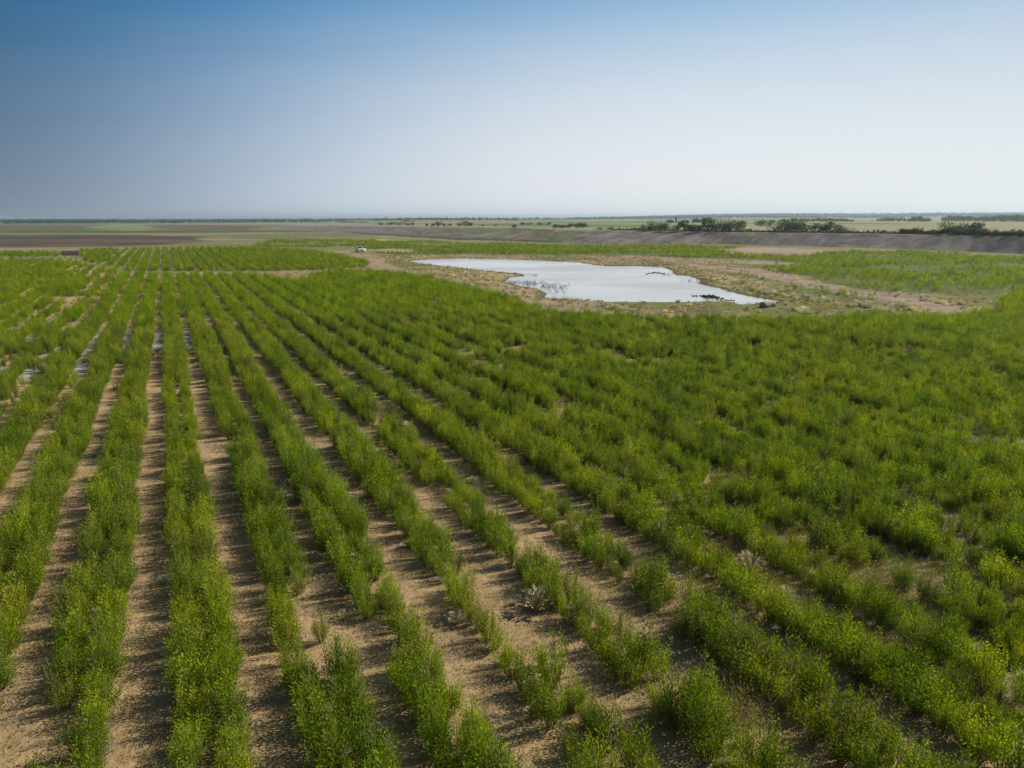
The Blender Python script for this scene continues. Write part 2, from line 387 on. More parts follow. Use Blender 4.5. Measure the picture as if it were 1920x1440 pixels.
def ground_material():
    m, n, l = new_mat('ground_cover')
    at = N(n, 'ShaderNodeAttribute', attribute_name='col')
    geo = N(n, 'ShaderNodeNewGeometry')
    p = geo.outputs['Position']
    f1 = noise(n, l, p, 5.0, 8, 0.7)
    f2 = noise(n, l, p, 0.6, 5, 0.6)
    f3 = noise(n, l, p, 38.0, 3, 0.6)
    c = mixc(n, l, 'MULTIPLY', 1.0, at.outputs['Color'], ramp(n, l, f1, [(0.28, 0.62), (0.45, 0.95), (0.6, 1.08), (0.75, 1.25)]))
    c = mixc(n, l, 'MULTIPLY', 1.0, c, ramp(n, l, f2, [(0.3, (0.80, 0.79, 0.80)), (0.7, (1.18, 1.15, 1.08))]))
    c = mixc(n, l, 'MULTIPLY', 1.0, c, ramp(n, l, f3, [(0.3, 0.72), (0.6, 1.05), (0.8, 1.3)]))
    b = N(n, 'ShaderNodeBump'); b.inputs['Strength'].default_value = 1.0; b.inputs['Distance'].default_value = 0.07
    l.new(f1, b.inputs['Height'])
    b2 = N(n, 'ShaderNodeBump'); b2.inputs['Strength'].default_value = 0.6; b2.inputs['Distance'].default_value = 0.022
    l.new(f3, b2.inputs['Height']); l.new(b.outputs[0], b2.inputs['Normal'])
    d = N(n, 'ShaderNodeBsdfPrincipled'); d.inputs['Roughness'].default_value = 0.95
    d.inputs['Specular IOR Level'].default_value = 0.15
    l.new(c, d.inputs['Base Color']); l.new(b2.outputs[0], d.inputs['Normal'])
    o = N(n, 'ShaderNodeOutputMaterial'); l.new(d.outputs[0], o.inputs['Surface'])
    return m
M_GROUND = ground_material()

def leaf_material(name, c1, c2, c3, trans=0.45, patch=0.05, rough=0.5, tt=(1.3, 1.35, 0.35), last=(1.15, 0.95, 3.0), yellow=(0.32, 0.30, 0.012)):
    m, n, l = new_mat(name)
    oi = N(n, 'ShaderNodeObjectInfo'); geo = N(n, 'ShaderNodeNewGeometry')
    c = ramp(n, l, oi.outputs['Random'], [(0.0, c1), (0.55, c2), (1.0, c3)])
    pn = noise(n, l, geo.outputs['Position'], patch, 3, 0.6)
    c = mixc(n, l, 'MIX', ramp(n, l, pn, [(0.48, 0.0), (0.72, 0.42)]), c, yellow)
    pn2 = noise(n, l, geo.outputs['Position'], 0.35, 3, 0.6)
    c = mixc(n, l, 'MULTIPLY', 1.0, c, ramp(n, l, pn2, [(0.32, (0.60, 0.72, 0.9)), (0.5, (0.95, 0.98, 1.0)), (0.68, (1.3, 1.18, 1.0))]))
    lf = N(n, 'ShaderNodeAttribute', attribute_name='lf')
    c = mixc(n, l, 'MULTIPLY', 1.0, c, ramp(n, l, lf.outputs['Fac'], [(0.0, (1.5, 1.0, 1.6)), (0.06, (1.3, 1.0, 1.3)), (0.09, (0.55, 0.62, 0.7)), (0.5, (0.95, 0.97, 1.0)), (0.85, (1.2, 1.18, 1.0)), (1.0, (1.12, 1.14, 1.2))]))
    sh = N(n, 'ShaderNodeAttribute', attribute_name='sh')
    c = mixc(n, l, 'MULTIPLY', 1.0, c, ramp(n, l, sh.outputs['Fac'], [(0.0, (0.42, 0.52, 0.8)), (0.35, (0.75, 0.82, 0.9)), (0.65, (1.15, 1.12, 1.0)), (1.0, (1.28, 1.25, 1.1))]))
    rr = N(n, 'ShaderNodeMath', operation='MULTIPLY'); rr.inputs[1].default_value = 7.13; l.new(oi.outputs['Random'], rr.inputs[0])
    fr = N(n, 'ShaderNodeMath', operation='FRACT'); l.new(rr.outputs[0], fr.inputs[0])
    c = mixc(n, l, 'MULTIPLY', 1.0, c, ramp(n, l, fr.outputs[0], [(0.0, 0.66), (0.5, 1.05), (0.93, 1.3), (0.96, 1.2), (1.0, last)]))
    d = N(n, 'ShaderNodeBsdfPrincipled'); d.inputs['Roughness'].default_value = rough
    d.inputs['Specular IOR Level'].default_value = 0.12
    l.new(c, d.inputs['Base Color'])
    t = N(n, 'ShaderNodeBsdfTranslucent')
    l.new(mixc(n, l, 'MULTIPLY', 1.0, c, tt), t.inputs['Color'])
    mx = N(n, 'ShaderNodeMixShader'); mx.inputs[0].default_value = trans
    l.new(d.outputs[0], mx.inputs[1]); l.new(t.outputs[0], mx.inputs[2])
    o = N(n, 'ShaderNodeOutputMaterial'); l.new(mx.outputs[0], o.inputs['Surface'])
    return m
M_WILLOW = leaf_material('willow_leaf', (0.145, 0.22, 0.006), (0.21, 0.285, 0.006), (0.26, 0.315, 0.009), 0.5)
M_WEED = leaf_material('weed_leaf', (0.15, 0.18, 0.04), (0.27, 0.24, 0.09), (0.42, 0.33, 0.17), 0.3)
M_TREE = leaf_material('tree_leaf', (0.045, 0.075, 0.03), (0.065, 0.10, 0.035), (0.09, 0.125, 0.05), 0.3, yellow=(0.07, 0.09, 0.03))
M_FOX = leaf_material('foxtail_grass', (0.62, 0.56, 0.33), (0.70, 0.63, 0.40), (0.76, 0.69, 0.46), 0.25, yellow=(0.66, 0.58, 0.34), tt=(1, 1, .9), last=1.3)
M_DRYG = leaf_material('dry_grass', (0.26, 0.25, 0.08), (0.46, 0.38, 0.20), (0.48, 0.34, 0.24), 0.25, yellow=(0.26, 0.25, 0.09), tt=(1, 1, .8), last=1.1)
def plain(name, c, rough=0.8, metal=0.0, var=0.25, scale=6.0, spec=0.3, bump=0.0):
    m, n, l = new_mat(name)
    tc = N(n, 'ShaderNodeTexCoord')
    f = noise(n, l, tc.outputs['Object'], scale, 5, 0.6)
    cc = mixc(n, l, 'MULTIPLY', 1.0, c, ramp(n, l, f, [(0.3, 1 - var), (0.7, 1 + var)]))
    d = N(n, 'ShaderNodeBsdfPrincipled'); d.inputs['Roughness'].default_value = rough; d.inputs['Metallic'].default_value = metal
    d.inputs['Specular IOR Level'].default_value = spec
    l.new(cc, d.inputs['Base Color'])
    if bump:
        b = N(n, 'ShaderNodeBump'); b.inputs['Distance'].default_value = bump; l.new(f, b.inputs['Height']); l.new(b.outputs[0], d.inputs['Normal'])
    o = N(n, 'ShaderNodeOutputMaterial'); l.new(d.outputs[0], o.inputs['Surface'])
    return m
M_STEM = plain('willow_bark', (0.16, 0.13, 0.06))
M_BARK = plain('tree_bark', (0.13, 0.105, 0.08))
M_ROCK = plain('field_stone', (0.34, 0.28, 0.22), 0.9, var=0.4, scale=3, bump=0.05)
M_MUD = plain('dark_mud', (0.06, 0.048, 0.042), 0.85, var=0.4, scale=5, bump=0.05)
M_PEB = plain('pebble_stone', (0.38, 0.33, 0.27), 0.9, var=0.3)
M_REED = plain('reed_stalk', (0.075, 0.06, 0.035), 0.8)

# ------------------------------------------------------------------ object helpers
def mesh_from(name, V, F, mats=(), smooth=False):
    me = bpy.data.meshes.new(name)
    me.from_pydata([tuple(v) for v in V], [], [tuple(f) for f in F]) if not isinstance(V, np.ndarray) or not isinstance(F, np.ndarray) else fill(me, V, F)
    for m in mats: me.materials.append(m)
    if smooth: me.polygons.foreach_set('use_smooth', np.ones(len(me.polygons), bool))
    me.update()
    return me
def fill(me, V, F):
    nf, k = F.shape
    me.vertices.add(len(V)); me.vertices.foreach_set('co', V.astype(np.float32).ravel())
    me.loops.add(nf * k); me.loops.foreach_set('vertex_index', F.astype(np.int32).ravel())
    me.polygons.add(nf); me.polygons.foreach_set('loop_start', np.arange(0, nf * k, k, dtype=np.int32))
    me.update(calc_edges=True)
def link(name, me, parent=None, loc=(0, 0, 0), rot=(0, 0, 0)):
    o = bpy.data.objects.new(name, me); col.objects.link(o)
    o.location = loc; o.rotation_euler = rot
    if parent: o.parent = parent
    return o
def tag(o, label=None, cat=None, group=None, kind=None):
    if label: o['label'] = label
    if cat: o['category'] = cat
    if group: o['group'] = group
    if kind: o['kind'] = kind
    return o
def empty(name, loc, rz=0.0):
    o = bpy.data.objects.new(name, None); col.objects.link(o); o.location = loc; o.rotation_euler = (0, 0, rz)
    o.empty_display_size = 0.3
    return o
class MB:
    def __init__(s): s.V = []; s.F = []
    def add(s, V, F):
        k = len(s.V); s.V += [tuple(v) for v in V]; s.F += [tuple(i + k for i in f) for f in F]
    def box(s, x0, x1, y0, y1, z0, z1, tx=0.0, ty=0.0):
        V = [(x0, y0, z0), (x1, y0, z0), (x1, y1, z0), (x0, y1, z0), (x0 + tx, y0 + ty, z1), (x1 - tx, y0 + ty, z1), (x1 - tx, y1 - ty, z1), (x0 + tx, y1 - ty, z1)]
        s.add(V, [(0, 3, 2, 1), (4, 5, 6, 7), (0, 1, 5, 4), (1, 2, 6, 5), (2, 3, 7, 6), (3, 0, 4, 7)])
    def tube(s, p0, p1, r0, r1, k=5, cap=True):
        p0 = Vector(p0); p1 = Vector(p1); d = (p1 - p0).normalized()
        a = d.orthogonal().normalized(); b = d.cross(a)
        V = []
        for p, r in ((p0, r0), (p1, r1)):
            for i in range(k):
                t = 2 * math.pi * i / k; V.append(p + (a * math.cos(t) + b * math.sin(t)) * r)
        F = [(i, (i + 1) % k, k + (i + 1) % k, k + i) for i in range(k)]
        if cap: F += [tuple(range(k - 1, -1, -1)), tuple(range(k, 2 * k))]
        s.add(V, F)
    def prism(s, prof, y0, y1):
        """profile in (x,z) extruded along y"""
        k = len(prof)
        V = [(x, y0, z) for x, z in prof] + [(x, y1, z) for x, z in prof]
        F = [(i, (i + 1) % k, k + (i + 1) % k, k + i) for i in range(k)] + [tuple(range(k - 1, -1, -1)), tuple(range(k, 2 * k))]
        s.add(V, F)
    def mesh(s, name, mat, smooth=False): return mesh_from(name, s.V, s.F, (mat,), smooth)
    def build(s, name, mat, parent=None, smooth=False): return link(name, s.mesh(name, mat, smooth), parent)

# ------------------------------------------------------------------ ground sheets
def build_ground():
    az = np.concatenate([np.linspace(-math.pi, R(-46), 60)[:-1], np.linspace(R(-46), R(-39), 30)[:-1], np.linspace(R(-39), R(39), 560), np.linspace(R(39), R(46), 30)[1:], np.linspace(R(46), math.pi, 60)[1:]])
    rb, rc = rb_f(az), rc_f(az)
    t1 = np.linspace(0, 1, 430)[None, :]; t2 = np.linspace(0, 1, 22)[None, 1:]; t3 = np.linspace(0, 1, 170)[None, 1:]
    r1 = 3.0 * (rb[:, None] / 3.0) ** t1
    r2 = rb[:, None] + (rc - rb)[:, None] * t2
    r3 = rc[:, None] * (16000.0 / rc[:, None]) ** t3
    r = np.concatenate([r1, r2, r3], 1)
    na, nr = r.shape
    x = (r * np.sin(az)[:, None]).ravel(); y = (r * np.cos(az)[:, None]).ravel()
    z = terrain(x, y)
    c = paint(x, y, z)
    i = np.arange(na - 1)[:, None] * nr + np.arange(nr - 1)[None, :]
    F = np.stack([i, i + 1, i + nr + 1, i + nr], -1).reshape(-1, 4)[:, ::-1]
    F = F[:, ::-1] if False else F
    cx = x[F].mean(1); cy = y[F].mean(1)
    fr = np.hypot(cx, cy); fa = np.arctan2(cx, cy)
    zid = np.zeros(len(F), int)
    names = ['ground']
    ring = np.tile(np.arange(nr - 1), na - 1)
    zc_c = zc_f(fa)
    def assign(nm, mask):
        names.append(nm); zid[mask] = len(names) - 1
    assign('planted_field', sdist(cx, cy, Z['near']) > 0)
    assign('grass_track', sdist(cx, cy, Z['track_l']) > 0)
    assign('dirt_track', sdist(cx, cy, Z['track_r']) > 0)
    assign('ploughed_field', sdist(cx, cy, Z['plough']) > 0)
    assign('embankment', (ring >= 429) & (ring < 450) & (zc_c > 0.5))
    assign('crop_land', (ring >= 450) & (zc_c > 0.5))
    # the disc under the camera's foot
    V = np.stack([x, y, z], 1)
    for k, nm in enumerate(names):
        f = F[zid == k]
        if not len(f): continue
        u, inv = np.unique(f.ravel(), return_inverse=True)
        me = bpy.data.meshes.new(nm); fill(me, V[u], inv.reshape(-1, 4))
        a = me.color_attributes.new('col', 'FLOAT_COLOR', 'POINT')
        a.data.foreach_set('color', np.concatenate([c[u], np.ones((len(u), 1))], 1).astype(np.float32).ravel())
        me.materials.append(M_GROUND)
        me.polygons.foreach_set('use_smooth', np.ones(len(me.polygons), bool))
        o = link(nm, me); tag(o, kind='structure')
    mb = MB(); k = 24
    mb.add([(0, 0, 0)] + [(3.02 * math.sin(2 * math.pi * q / k), 3.02 * math.cos(2 * math.pi * q / k), -0.05) for q in range(k)], [(0, 1 + (q + 1) % k, 1 + q) for q in range(k)])
    me = mb.mesh('ground', M_GROUND)
    a = me.color_attributes.new('col', 'FLOAT_COLOR', 'POINT'); a.data.foreach_set('color', np.tile([*SOIL, 1.0], len(me.vertices)).astype(np.float32))
    tag(link('ground', me), kind='structure')
build_ground()

# ------------------------------------------------------------------ pond water
def water_material():
    m, n, l = new_mat('pond_water')
    geo = N(n, 'ShaderNodeNewGeometry')
    mp = N(n, 'ShaderNodeMapping'); mp.inputs['Scale'].default_value = (0.5, 1.0, 1); l.new(geo.outputs['Position'], mp.inputs['Vector'])
    f = noise(n, l, mp.outputs[0], 3.0, 5, 0.6)
    g = noise(n, l, mp.outputs[0], 0.045, 3, 0.5)
    b = N(n, 'ShaderNodeBump'); b.inputs['Distance'].default_value = 0.004; b.inputs['Strength'].default_value = 0.5; l.new(f, b.inputs['Height'])
    d = N(n, 'ShaderNodeBsdfPrincipled'); d.inputs['IOR'].default_value = 1.33
    l.new(ramp(n, l, g, [(0.35, 0.03), (0.62, 0.26)]), d.inputs['Roughness'])
    d.inputs['Base Color'].default_value = (0.42, 0.43, 0.41, 1); d.inputs['Specular IOR Level'].default_value = 0.9
    l.new(b.outputs[0], d.inputs['Normal'])
    o = N(n, 'ShaderNodeOutputMaterial'); l.new(d.outputs[0], o.inputs['Surface'])
    return m
xs = [p[0] for p in POND]; ys = [p[1] for p in POND]
mb = MB(); x0, x1, y0, y1 = min(xs) - 3, max(xs) + 3, min(ys) - 3, max(ys) + 3
mb.add([(x0, y0, WATER_Z), (x1, y0, WATER_Z), (x1, y1, WATER_Z), (x0, y1, WATER_Z)], [(0, 1, 2, 3)])
tag(mb.build('pond_water', water_material()), kind='structure')

# ------------------------------------------------------------------ plant prototypes
TONE = []
def leaves_mesh(name, L, mat):
    """L: list of (base, tip, side) -> kite shaped folded leaves"""
    n = len(L); V = np.zeros((n * 4, 3)); F = np.zeros((n * 2, 3), int)
    for i, (b, t, s) in enumerate(L):
        m = b + (t - b) * 0.42
        V[4 * i] = b; V[4 * i + 1] = m + s; V[4 * i + 2] = t; V[4 * i + 3] = m - s
        F[2 * i] = (4 * i, 4 * i + 1, 4 * i + 2); F[2 * i + 1] = (4 * i, 4 * i + 2, 4 * i + 3)
    me = mesh_from(name, V, F, (mat,))
    a = me.attributes.new('lf', 'FLOAT', 'POINT'); a.data.foreach_set('value', np.repeat(np.random.default_rng(n).uniform(0, 1, n), 4).astype(np.float32))
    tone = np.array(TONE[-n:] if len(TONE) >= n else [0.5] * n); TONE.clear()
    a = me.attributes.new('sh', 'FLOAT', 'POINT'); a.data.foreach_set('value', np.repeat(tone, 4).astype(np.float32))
    return me
def unit(v): return v / (np.linalg.norm(v) + 1e-9)
def willow(seed, shoots, per, ll, lw, spread=0.42, height=1.0, bare=0.22):
    g = np.random.default_rng(seed)
    L = []; S = MB()
    for k in range(shoots):
        an = g.uniform(0, 2 * math.pi); rr = spread * math.sqrt(g.uniform(0, 1))
        base = np.array([math.cos(an) * rr * 0.28, math.sin(an) * rr * 0.28, 0.0])
        h = height * (g.uniform(0.5, 0.95) if g.uniform() < 0.72 else g.uniform(0.95, 1.3)) * (1 - 0.25 * (rr / spread) ** 2)
        tip = np.array([math.cos(an) * rr * 1.15, math.sin(an) * rr * 1.15, h]) + g.normal(0, 0.04, 3)
        bend = np.array([math.cos(an), math.sin(an), 0]) * g.uniform(0.0, 0.10)
        tn = g.uniform(0.0, 1.0)
        def pt(t): return base * (1 - t) + tip * t + bend * math.sin(math.pi * t)
        if S is not None:
            S.tube(pt(0), pt(0.5), 0.008, 0.006, 3, False); S.tube(pt(0.5), pt(0.97), 0.006, 0.003, 3, False)
        ph = g.uniform(0, 6.28)
        for j in range(per):
            t = bare + (1 - bare) * ((j + g.uniform(0, 1)) / per) ** 0.85
            p = pt(min(t, 1.0)); ax = unit(pt(min(t + 0.05, 1.05)) - pt(t - 0.05))
            ph += 2.4
            o = unit(np.cross(ax, [math.cos(ph), math.sin(ph), 0.2]))
            up = g.uniform(0.5, 1.25)
            d = unit(o + ax * up); off = o * g.uniform(0.0, 0.07)
            ln = ll * g.uniform(0.7, 1.2); s = unit(np.cross(d, ax + g.normal(0, 0.5, 3))) * lw * 0.5 * g.uniform(0.8, 1.2)
            b = p + off
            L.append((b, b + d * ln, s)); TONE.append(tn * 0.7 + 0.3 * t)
    return L, S
unlinked = {}
def proto_collection(name, meshes):
    c = bpy.data.collections.new(name)
    for i, me in enumerate(meshes):
        o = bpy.data.objects.new('%s_%02d' % (name, i), me); c.objects.link(o)
    return c
near_protos = []
for k in range(7):
    L, S = willow(100 + k, 26 + k % 3 * 4, 36, 0.085, 0.023, spread=0.35 + 0.02 * (k % 3), height=0.95 + 0.05 * (k % 2))
    near_protos.append((leaves_mesh('foliage', L, M_WILLOW), S.mesh('stems', M_STEM)))
def joined(k, seed, sh, per, ll, lw, mat=None, **kw):
    L, S = willow(seed, sh, per, ll, lw, **kw)
    me = leaves_mesh('willow', L, mat or M_WILLOW)
    return me
def whole(i):
    """near prototype, stems and foliage in one mesh"""
    fo, st = near_protos[i]
    V = [v.co[:] for v in fo.vertices]; F = [tuple(p.vertices) for p in fo.polygons]
    n = len(V); V += [v.co[:] for v in st.vertices]; F2 = [tuple(q + n for q in p.vertices) for p in st.polygons]
    me = mesh_from('willow', V, F + F2, (M_WILLOW, M_STEM))
    lf = np.zeros(len(V), np.float32); b_ = np.zeros(len(fo.vertices), np.float32); fo.attributes['lf'].data.foreach_get('value', b_); lf[:len(b_)] = b_
    me.attributes.new('lf', 'FLOAT', 'POINT').data.foreach_set('value', lf)
    fo.attributes['sh'].data.foreach_get('value', b_); lf[:len(b_)] = b_
    me.attributes.new('sh', 'FLOAT', 'POINT').data.foreach_set('value', lf)
    me.polygons.foreach_set('material_index', np.array([0] * len(F) + [1] * len(F2), np.int32))
    return me
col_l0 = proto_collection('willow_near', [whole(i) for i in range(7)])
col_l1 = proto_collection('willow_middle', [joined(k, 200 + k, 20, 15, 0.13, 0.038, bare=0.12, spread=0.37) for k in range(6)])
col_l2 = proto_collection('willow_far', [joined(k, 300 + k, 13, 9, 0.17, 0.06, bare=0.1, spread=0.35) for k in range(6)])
col_wd = proto_collection('weed', [joined(k, 400 + k, 22, 9, 0.07, 0.014, M_WEED, spread=0.38, height=0.5, bare=0.1) for k in range(5)])
def grass_tuft(seed, n, h, spread, w, mat, heads=False):
    g = np.random.default_rng(seed); L = []
    for i in range(n):
        an = g.uniform(0, 6.28); rr = g.uniform(0, 1) ** 0.6
        b = np.array([math.cos(an), math.sin(an), 0]) * 0.08 * rr
        t = np.array([math.cos(an) * spread * rr, math.sin(an) * spread * rr, h * (1 - 0.45 * rr * rr) * g.uniform(0.75, 1.1)])
        s = unit(np.cross(t - b, g.normal(0, 1, 3))) * w
        L.append((b, t, s))
        if heads:
            d = unit(t - b) + np.array([math.cos(an), math.sin(an), -0.4]) * 0.5
            L.append((t - d * 0.02, t + unit(d) * 0.11, s * 2.2))
    return leaves_mesh('tuft', L, mat)
col_fx = proto_collection('foxtail', [grass_tuft(500 + k, 120, 0.42, 0.42, 0.012, M_FOX, True) for k in range(4)])
col_dg = proto_collection('dry_tuft', [grass_tuft(520 + k, 60, 0.34, 0.42, 0.011, M_DRYG, False) for k in range(5)])

def scatter(name, P, rot, sc, idx, coll, kind='stuff', label=None, cat=None):
    """instances of a collection's meshes on the points of one object"""
    me = bpy.data.meshes.new(name); n = len(P)
    me.vertices.add(n); me.vertices.foreach_set('co', P.astype(np.float32).ravel())
    for nm, ty, key, arr in (('rot', 'FLOAT_VECTOR', 'vector', rot), ('scl', 'FLOAT_VECTOR', 'vector', sc), ('idx', 'INT', 'value', idx)):
        a = me.attributes.new(nm, ty, 'POINT'); a.data.foreach_set(key, arr.astype(np.int32 if ty == 'INT' else np.float32).ravel())
    o = link(name, me)
    g = bpy.data.node_groups.new(name, 'GeometryNodeTree')
    g.interface.new_socket('Geometry', in_out='INPUT', socket_type='NodeSocketGeometry')
    g.interface.new_socket('Geometry', in_out='OUTPUT', socket_type='NodeSocketGeometry')
    nn = g.nodes; gi = nn.new('NodeGroupInput'); go = nn.new('NodeGroupOutput')
    ip = nn.new('GeometryNodeInstanceOnPoints'); ci = nn.new('GeometryNodeCollectionInfo')
    ci.inputs['Collection'].default_value = coll; ci.inputs['Separate Children'].default_value = True; ci.inputs['Reset Children'].default_value = True
    ip.inputs['Pick Instance'].default_value = True
    def att(nm, ty):
        a = nn.new('GeometryNodeInputNamedAttribute'); a.data_type = ty; a.inputs['Name'].default_value = nm
        return a.outputs['Attribute']
    e2r = nn.new('FunctionNodeEulerToRotation')
    g.links.new(gi.outputs[0], ip.inputs['Points']); g.links.new(ci.outputs[0], ip.inputs['Instance'])
    g.links.new(att('idx', 'INT'), ip.inputs['Instance Index'])
    g.links.new(att('rot', 'FLOAT_VECTOR'), e2r.inputs[0]); g.links.new(e2r.outputs[0], ip.inputs['Rotation'])
    g.links.new(att('scl', 'FLOAT_VECTOR'), ip.inputs['Scale'])
    g.links.new(ip.outputs[0], go.inputs[0])
    md = o.modifiers.new('scatter', 'NODES'); md.node_group = g
    tag(o, label, cat, kind=kind)
    return o
def put(name, x, y, coll, scale, nvar, label=None, cat=None, seed=0, hz=0.2, sink=0.02, zof=None):
    g = np.random.default_rng(900 + seed); n = len(x)
    z = terrain(x, y) if zof is None else zof
    P = np.stack([x, y, z - sink], 1)
    rot = np.stack([g.normal(0, 0.07, n), g.normal(0, 0.07, n), g.uniform(0, 6.28, n)], 1)
    s = np.stack([scale * g.uniform(0.83, 1.05, n), scale * g.uniform(0.83, 1.05, n), scale * (1 + g.normal(0, hz, n))], 1)
    return scatter(name, P, rot, s, g.integers(0, nvar, n), coll, label=label, cat=cat)

# ------------------------------------------------------------------ planted willow rows
ra = float(np.arctan2(305 - 960.0, pix_ray(305, 411)[1]))
RD = np.array([math.sin(ra), math.cos(ra)]); RN = np.array([math.cos(ra), -math.sin(ra)])
def perp_of(s, v=1000.0):
    x, y = ground_at(305 + s * (v - 411), v, 0.35); return x * RN[0] + y * RN[1]
s_meas = np.array([-0.42, -0.165, 0.088, 0.343, 0.565, 0.822, 1.065, 1.33, 1.60])
w_meas = np.array([float(perp_of(s)) for s in s_meas])
PER = (w_meas[-1] - w_meas[0]) / 8
rows = {}
for k in range(-45, 80):
    if 0 <= k + 1 < 9 and True: pass
    j = k
    rows[k] = w_meas[j] if 0 <= j < 9 else (w_meas[0] + PER * j)
print('row period', PER)
RW = []; RT = []; RK = []; RS = []
for k, w in rows.items():
    for sd_, off in ((0, -0.41), (1, 0.41)):
        t = np.arange(5, 330, 0.42) + rng.uniform(-0.13, 0.13, len(np.arange(5, 330, 0.42)))
        RW.append(w + off + 0.13 * (fbm(t * 0.12, t * 0 + k * 3.3 + sd_, 5, 2) - 0.5) * 3 + rng.normal(0, 0.06, len(t))); RT.append(t)
        RK.append(np.full(len(t), k)); RS.append(np.full(len(t), sd_))
RW = np.concatenate(RW); RT = np.concatenate(RT); RK = np.concatenate(RK); RS = np.concatenate(RS)
px_ = RW * RN[0] + RT * RD[0]; py_ = RW * RN[1] + RT * RD[1]
rr_ = np.hypot(px_, py_)
uu, vv = project(px_, py_, np.full(len(px_), 0.5))
ok = (py_ > 3) & (uu > -450) & (uu < 2500) & (vv < 1800)
px_, py_, RK, RS, rr_, uu, vv, RT, RW = [q[ok] for q in (px_, py_, RK, RS, rr_, uu, vv, RT, RW)]
dn = sdist(px_, py_, Z['near']) + (fbm(px_ * 0.3, py_ * 0.3, 101, 2) - 0.5) * 3
dm = sdist(px_, py_, Z['mid']) + (fbm(px_ * 0.3, py_ * 0.3, 102, 2) - 0.5) * 2
dsa = sdist(px_, py_, Z['strip_a']); dsb = sdist(px_, py_, Z['strip_b'])
infield = (dn > 0) | (dm > 0) | (dsa > 0) | (dsb > 0)
# vigour: gaps and thin spots along the rows
vig = fbm(RW * 0.30 + 40, RT * 0.16, 103, 3)
big = fbm(px_ * 0.05, py_ * 0.05, 104, 2)
leftdense = sstep(0.6, 1.0, vig)
gapn = fbm(RW * 0.9 + RS * 7.7, RT * 0.30, 105, 2)
keep = infield & (gapn + 0.35 * (vig - 0.5) > 0.225) & (rng.uniform(0, 1, len(px_)) < 0.93)
# bare spots left of the headland
for (u0, v0, a, b) in ((115, 555, 22, 8), (160, 560, 14, 7), (45, 470, 2, 2), (1160, 660, 18, 5), (1435, 750, 12, 7)):
    keep &= ((uu - u0) / a) ** 2 + ((vv - v0) / b) ** 2 > 1
thin = (rr_ > 150) & (rng.uniform(0, 1, len(px_)) > 0.8)
keep &= ~thin
keep &= ~((RK < -1) & (RS == 1) & (rr_ > 45) & (fbm(RT * 0.05, RK * 3.7, 161, 2) > 0.47))
hole = fbm(px_ * 0.33, py_ * 0.33, 162, 3)
keep &= ~((px_ * 1.15 + 0.22 * py_ > 12) & (hole < 0.28))
px_, py_, RK, RS, rr_, uu, vv, vig, big, RT = [q[keep] for q in (px_, py_, RK, RS, rr_, uu, vv, vig, big, RT)]
scale = (0.74 + 0.54 * vig + 0.25 * (big - 0.4)) * (1 + rng.normal(0, 0.15, len(px_)))
scale = np.clip(scale, 0.5, 1.25) 
pz_ = terrain(px_, py_)
print('willows', len(px_))

# the 300 that show largest stand on their own
inview = (uu > -20) & (uu < 1940) & (vv < 1465) & (vv > 0)
order = np.argsort(np.where(inview, rr_, 1e9))
near_ids = order[:300]
ORD = ['first', 'second', 'third', 'fourth', 'fifth', 'sixth', 'seventh', 'eighth', 'ninth', 'tenth', 'eleventh', 'twelfth', 'thirteenth', 'fourteenth', 'fifteenth', 'sixteenth', 'seventeenth', 'eighteenth', 'nineteenth']
TENS = ['twentieth', 'thirtieth', 'fortieth', 'fiftieth']; TEN0 = ['twenty', 'thirty', 'forty', 'fifty']
def ordinal(i):
    if i < 19: return ORD[i]
    a, b = divmod(i + 1, 10)
    return TENS[a - 2] if b == 0 else TEN0[a - 2] + '-' + ORD[b - 1]
row_words = {}
ks = sorted(set(RK[near_ids].tolist()))
bot = []; lef = []; rig = []
for k in ks:
    sl = s_meas[k] if 0 <= k < 9 else (s_meas[0] + k * (s_meas[-1] - s_meas[0]) / 8)
    xb = 305 + sl * (1440 - 411)
    (lef if xb < 0 else rig if xb > 1920 else bot).append((xb, k))
for i, (xb, k) in enumerate(sorted(bot)): row_words[k] = ('leftmost row' if i == 0 else '%s row from left' % ORD[i]) + ', bottom edge'
for i, (xb, k) in enumerate(sorted(lef, reverse=True)): row_words[k] = ('lowest row' if i == 0 else '%s lowest row' % ORD[i]) + ', left edge'
for i, (xb, k) in enumerate(sorted(rig)): row_words[k] = ('lowest row' if i == 0 else '%s lowest row' % ORD[i]) + ', right edge'
rank = {}
for k in ks:
    for sd_ in (0, 1):
        ids = sorted([i for i in near_ids if RK[i] == k and RS[i] == sd_], key=lambda i: RT[i])
        for q, i in enumerate(ids): rank[i] = q
proto_i = rng.integers(0, 7, 300)
for q, i in enumerate(near_ids):
    s = float(scale[i]); root = empty('willow_shrub', (float(px_[i]), float(py_[i]), float(pz_[i]) - 0.02), float(rng.uniform(0, 6.28)))
    root.scale = (s * float(rng.uniform(.85, 1.03)), s * float(rng.uniform(.85, 1.03)), s * float(rng.uniform(.8, 1.3)))
    fo, st = near_protos[proto_i[q]]
    size = 'tall' if s > 1.0 else ('small' if s < 0.82 else 'leafy')
    side = 'left' if RS[i] == 0 else 'right'
    tag(root, '%s willow, %s up %s line of %s' % (size, ordinal(rank[i]), side, row_words[int(RK[i])]), 'shrub', 'willow shrubs planted in double rows in the foreground')
    link('stems', st, root); link('foliage', fo, root)
rest = np.ones(len(px_), bool); rest[near_ids] = False
def sub(m): return px_[m], py_[m]
